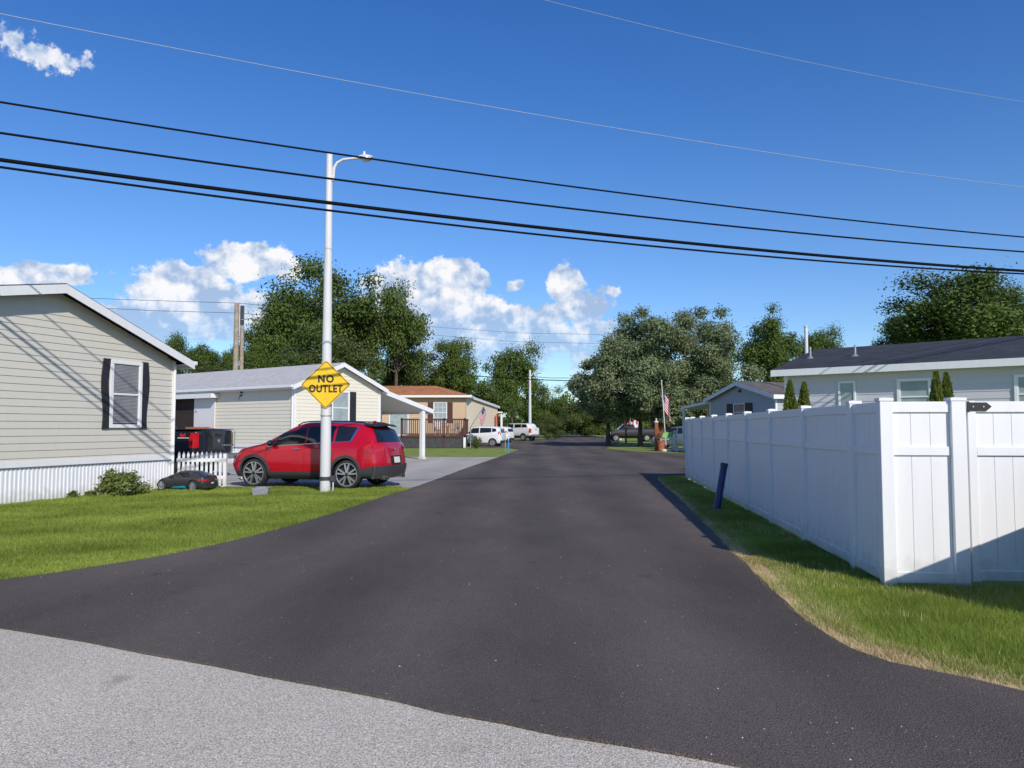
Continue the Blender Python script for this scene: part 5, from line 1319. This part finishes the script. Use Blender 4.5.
# the big grey green maple(s)
def bigtree(px, ytop, wpx, D, seed, label, ybot, n=60000, lean=0, dep=6.0, rot=0):
    X = (px - 512) / F * D; rx = wpx / 2 / F * D; zt = at(px, ytop, D).z; zb = at(px, ybot, D).z; rz = (zt - zb) / 2; zc = (zt + zb) / 2
    me, cs, cr = crown_mesh('crown', M['leaf_silver'], seed, 110, int(n * 1.5), .10, rad=(rx * .92, dep, rz * .94))
    t = thing('maple_tree', label, 'tree', (X, D, 0), 0, 'grey green maples beyond the fence')
    c = link('crown', me, t); c.location = (0, 0, zc)
    rg = np.random.default_rng(seed); cs2 = cs + [0, 0, zc]
    link('trunk', trunk_mesh(zb + rz * .3, cs2, .2, rg, 10, lean), t); return t
bigtree(640, 300, 118, 64, 21, 'big grey green maple standing over the flag and the garden bed', 440)
bigtree(706, 306, 104, 66, 33, 'second grey green maple, between the big one and the blue grey house', 438, n=45000)
bigtree(608, 340, 74, 66, 45, 'low left shoulder maple drooping over the far end of the road', 437, n=40000)
bigtree(668, 385, 110, 62, 57, 'low spreading maple limb mass over the parked dark pickup', 432, n=26000, dep=4)
# woodland behind everything
rg = np.random.default_rng(3); n = 60000
X = rg.uniform(-190, 210, n); Yy = 150 + rg.uniform(0, 25, n) + np.abs(X) * .1; H = 5 + 2.2 * np.sin(X * .21) + 1.6 * np.sin(X * .53 + 1) + 1.2 * np.sin(X * 1.3)
Z = rg.random(n) ** .8 * H
nn = rg.normal(size=(n, 3)) + [0, -.6, .5]; nn /= np.linalg.norm(nn, axis=1)[:, None]; a = np.cross(nn, rg.normal(size=(n, 3))); a /= np.linalg.norm(a, axis=1)[:, None]; b = np.cross(nn, a)
P = np.stack([X, Yy, Z], 1); s = .5; V = np.stack([P - a*s, P - b*s*.6, P + a*s, P + b*s*.6], 1)
wd = link('distant_woodland', npmesh('distant_woodland', V.reshape(-1, 3), np.arange(n * 4).reshape(-1, 4), M['leaf_mid'], rg.random(n), k=4)); tag(wd, 'low dark line of distant woods closing the view behind the houses', 'woodland', kind='stuff')

# arborvitae behind the fence
def arbor(px, ytop, wpx, D, seed, label):
    X = (px - 512) / F * D; zt = at(px, ytop, D).z; rx = wpx / 2 / F * D
    rg = np.random.default_rng(seed); n = 26000; h = rg.random(n) ** .85; a = rg.uniform(0, 2 * PI, n)
    rad = rx * 1.4 * (1 - h ** 2.2) ** .8 * (.78 + .22 * np.sin(a * 3 + h * 17 + seed) + .12 * np.sin(a * 7 + h * 41)) + .012
    rr = rad * (.55 + .45 * rg.random(n) ** .4) * (1 + .28 * rg.normal(size=n)); P = np.stack([np.cos(a) * rr, np.sin(a) * rr, .1 + h * (zt - .1) - .5 * rr], 1)
    up = np.stack([np.cos(a) * .35, np.sin(a) * .35, np.ones(n)], 1) + rg.normal(size=(n, 3)) * .25; up /= np.linalg.norm(up, axis=1)[:, None]; sd_ = np.cross(up, rg.normal(size=(n, 3))); sd_ /= np.linalg.norm(sd_, axis=1)[:, None]
    l = .05 * (.6 + .8 * rg.random(n))[:, None]; V = np.stack([P - up * l, P - sd_ * l * .35, P + up * l, P + sd_ * l * .35], 1)
    me = npmesh('foliage', V.reshape(-1, 3), np.arange(n * 4).reshape(-1, 4), M['leaf_yew'], rg.random(n), k=4)
    t = thing('arborvitae', label, 'shrub', (X, D, 0), 0, 'pointed evergreens behind the fence'); c = link('foliage', me, t)
    m = MB(); m.tube((0,0,0), (0,0,zt*.8), .04, .01, 8); m.build('stem', M['bark'], t)
arbor(790.5, 381, 14, 19, 3, 'pointed evergreen shrub over the fence before the charcoal roof end, left one of the pair')
arbor(804.5, 383, 14, 19.2, 4, 'pointed evergreen shrub over the fence before the charcoal roof end, right one of the pair')
arbor(937, 373, 13, 16, 5, 'slim evergreen shrub above the gate hinge, left one of the pair')
arbor(947, 374, 13, 16.1, 6, 'slim evergreen shrub above the gate hinge, right one of the pair')
# bush at the beige house
bx, by = gr(120, 497)
def bush(x, y, rx, h, n, seed, label, m_=None, leaf=.035, name='shrub', cat='shrub'):
    me, cs, cr = crown_mesh('foliage', m_ or M['leaf_bush'], seed, 34, n, leaf, 'bush', (rx, rx * .8, h / 2), cmul=1.7)
    t = thing(name, label, cat, (x, y, 0)); c = link('foliage', me, t); c.location = (0, 0, h / 2)
    m = MB(); rg = np.random.default_rng(seed)
    for k in range(26):
        a = rg.uniform(0, 6.28); q = rg.random() * .95; m.path([(0, 0, 0), (math.cos(a)*rx*q*.5, math.sin(a)*rx*q*.4, h*.6), (math.cos(a)*rx*q, math.sin(a)*rx*q*.8, h*(1.12 - q*.45))], [.008, .006, .002], 4)
    m.build('stems', M['bark'], t); return t
bush(bx - .12, by + .35, .50, .62, 5200, 5, 'small yellow green shrub against the white skirting of the beige house')
q = gr(647, 441); bush(q[0], q[1], 1.2, 1.9, 5000, 8, 'rounded yellow green shrub beside the dark pickup under the big tree', leaf=.08)
q = gr(668, 446); bush(q[0] + 1.6, q[1] + 2, .9, 1.0, 3000, 9, 'low green planting behind the garden statue', M['leaf_mid'], leaf=.07)
q = at(590, 436, 115); bush(q.x + 4, 112, 2.2, 2.2, 4000, 12, 'pale green shrub at the road end left of the big tree', leaf=.12)
q = at(560, 436, 118); 
q = at(474, 440, 57); bush(q.x + .1, 57.8, .4, .9, 1500, 14, 'small shrub at the foot of the white deck corner post', M['leaf_olive'], leaf=.05)
# weeds along the skirting
for k, (px, py) in enumerate(((20, 502), (66, 499), (85, 498))):
    q = gr(px, py); bush(q[0], q[1] + .25, .16, .16, 260, 20 + k, ['weed tuft against the skirting at the left edge', 'weed tuft against the skirting below the middle of the beige wall', 'weed tuft against the skirting just left of the small shrub'][k], M['leaf_mid'], leaf=.03, name='weed', cat='weed')

# ------------------------------------------------------------------ sky and sun
world = bpy.data.worlds.new('World'); scene.world = world; world.use_nodes = True
N, L = world.node_tree.nodes, world.node_tree.links
bg = N['Background']; bg.inputs['Strength'].default_value = .115
sky = N.new('ShaderNodeTexSky'); sky.sky_type = 'NISHITA'; sky.sun_disc = False; sky.sun_elevation = R(35); sky.sun_rotation = R(156.0)
sky.air_density = 1.0; sky.dust_density = .3; sky.ozone_density = 2.2
hs = N.new('ShaderNodeHueSaturation'); hs.inputs['Hue'].default_value = .514; hs.inputs['Saturation'].default_value = SKY_SAT; hs.inputs['Value'].default_value = SKY_VAL; L.new(sky.outputs[0], hs.inputs['Color'])
tc = N.new('ShaderNodeTexCoord')
def VM(op, a, b=None):
    n = N.new('ShaderNodeVectorMath'); n.operation = op
    for i, v in enumerate((a, b)):
        if v is None: continue
        if isinstance(v, tuple): n.inputs[i].default_value = v
        else: L.new(v, n.inputs[i])
    return n
def MM(op, a, b=None, c=None, clamp=False):
    n = N.new('ShaderNodeMath'); n.operation = op; n.use_clamp = clamp
    for i, v in enumerate((a, b, c)):
        if v is None: continue
        if isinstance(v, (int, float)): n.inputs[i].default_value = v
        else: L.new(v, n.inputs[i])
    return n.outputs[0]
sx = N.new('ShaderNodeSeparateXYZ'); L.new(tc.outputs['Generated'], sx.inputs[0])
az = MM('ARCTAN2', sx.outputs[0], sx.outputs[1]); el = MM('ARCSINE', sx.outputs[2])
cb_ = N.new('ShaderNodeCombineXYZ'); L.new(az, cb_.inputs[0]); L.new(el, cb_.inputs[1]); P0 = cb_.outputs[0]
def nz(vec, scale, detail, rough=.55, col=False):
    n = N.new('ShaderNodeTexNoise'); n.inputs['Scale'].default_value = scale; n.inputs['Detail'].default_value = detail; n.inputs['Roughness'].default_value = rough; L.new(vec, n.inputs['Vector']); return n.outputs['Color' if col else 'Fac']
w1 = VM('SUBTRACT', nz(P0, 9, 3, col=True), (.5, .5, .5)).outputs[0]; w1 = VM('MULTIPLY', w1, (.07, .05, 0)).outputs[0]
PW = VM('ADD', P0, w1).outputs[0]
def azel(px, py):
    d = ray(px, py).normalized(); return (math.atan2(d.x, d.y), math.asin(d.z))
def field(P, blobs):
    out = None
    for px, py, rx, ry, a in blobs:
        c = azel(px, py); s = VM('SUBTRACT', P, (c[0], c[1], 0)).outputs[0]; q = VM('MULTIPLY', s, (F / rx, F / ry, 0)).outputs[0]
        ln = N.new('ShaderNodeVectorMath'); ln.operation = 'LENGTH'; L.new(q, ln.inputs[0]); v = MM('MULTIPLY_ADD', ln.outputs['Value'], -a, a)
        out = v if out is None else MM('MAXIMUM', out, v)
    return out
cum = [(250, 258, 46, 22, 1.1), (190, 284, 50, 22, 1.0), (158, 296, 34, 22, .9), (215, 312, 90, 24, .8), (290, 270, 20, 16, .8), (150, 322, 40, 16, .7),
       (450, 276, 40, 18, 1.1), (405, 290, 42, 30, 1.0), (468, 306, 34, 22, .8), (455, 322, 90, 20, .8), (560, 282, 18, 20, 1.1), (575, 305, 24, 14, .8), (530, 316, 55, 14, .8), (550, 340, 60, 22, .5),
       (590, 362, 24, 14, .6), (470, 345, 60, 20, .7), (36, 272, 46, 12, 1.0), (72, 274, 14, 11, .9), (10, 274, 24, 9, .9), (4, 34, 14, 6, .16), (60, 53, 24, 7, .22), (34, 46, 12, 5, .14), (516, 285, 8, 4, .32), (600, 293, 13, 5, .36), (590, 308, 16, 10, .7)]
fld = field(PW, cum)
nf = nz(P0, 42, 12, .66); nb = nz(P0, 15, 6, .5)
e1 = MM('MULTIPLY_ADD', nf, 1.5, -.72); e2 = MM('MULTIPLY_ADD', nb, .7, -.27)
fs_ = MM('ADD', MM('ADD', fld, e1), e2)
al = N.new('ShaderNodeMapRange'); al.interpolation_type = 'SMOOTHSTEP'; al.inputs[1].default_value = .02; al.inputs[2].default_value = .26; L.new(fs_, al.inputs[0])
# billow tone: bright rims, blue grey undersides
PS = VM('ADD', P0, (.012, .020, 0)).outputs[0]
df = MM('SUBTRACT', nz(P0, 24, 5, .5), nz(PS, 24, 5, .5)); df2 = MM('SUBTRACT', nz(P0, 60, 5, .6), nz(VM('ADD', P0, (.004, .008, 0)).outputs[0], 60, 5, .6))
lowy = N.new('ShaderNodeMapRange'); lowy.inputs[1].default_value = azel(512, 345)[1]; lowy.inputs[2].default_value = azel(512, 262)[1]; L.new(el, lowy.inputs[0])
tone = MM('ADD', MM('MULTIPLY_ADD', df, 3.2, .10), MM('MULTIPLY_ADD', df2, 1.8, 0)); tone = MM('ADD', tone, MM('MULTIPLY', lowy.outputs[0], .62))
tone = MM('ADD', tone, 0.02, clamp=True)
cr_ = N.new('ShaderNodeValToRGB'); cr_.color_ramp.elements[0].color = (3.4, 4.6, 6.6, 1); cr_.color_ramp.elements[1].color = (8.6, 8.5, 8.6, 1); e = cr_.color_ramp.elements.new(.45); e.color = (5.7, 6.4, 7.6, 1)
L.new(tone, cr_.inputs['Fac'])
fade = N.new('ShaderNodeMapRange'); fade.inputs[1].default_value = azel(512, 400)[1]; fade.inputs[2].default_value = azel(512, 300)[1]; fade.inputs[3].default_value = .35; fade.inputs[4].default_value = .97; L.new(el, fade.inputs[0])
alpha = MM('MULTIPLY', al.outputs[0], fade.outputs[0])
hz = N.new('ShaderNodeMapRange'); hz.inputs[1].default_value = azel(512, 210)[1]; hz.inputs[2].default_value = 0.0; L.new(el, hz.inputs[0])
ht = N.new('ShaderNodeMix'); ht.data_type = 'RGBA'; ht.blend_type = 'MULTIPLY'; ht.inputs[7].default_value = (.62, .78, 1.0, 1); L.new(hz.outputs[0], ht.inputs[0]); L.new(hs.outputs[0], ht.inputs[6])
mx = N.new('ShaderNodeMix'); mx.data_type = 'RGBA'; L.new(alpha, mx.inputs[0]); L.new(ht.outputs[2], mx.inputs[6]); L.new(cr_.outputs[0], mx.inputs[7])
L.new(mx.outputs[2], bg.inputs['Color'])
sd = bpy.data.lights.new('sun', 'SUN'); sd.energy = 4.1; sd.angle = R(.53); sd.color = (1, .935, .85); so = bpy.data.objects.new('sun', sd); C.objects.link(so)
so.rotation_euler = (-SUN).to_track_quat('-Z', 'Y').to_euler(); so.location = (10, -20, 30)
scene.view_settings.view_transform = 'Standard'; scene.view_settings.look = 'None'; scene.view_settings.exposure = 0; scene.view_settings.gamma = 1
scene.view_settings.use_curve_mapping = False
scene.cycles.max_bounces = 6; scene.cycles.transparent_max_bounces = 8
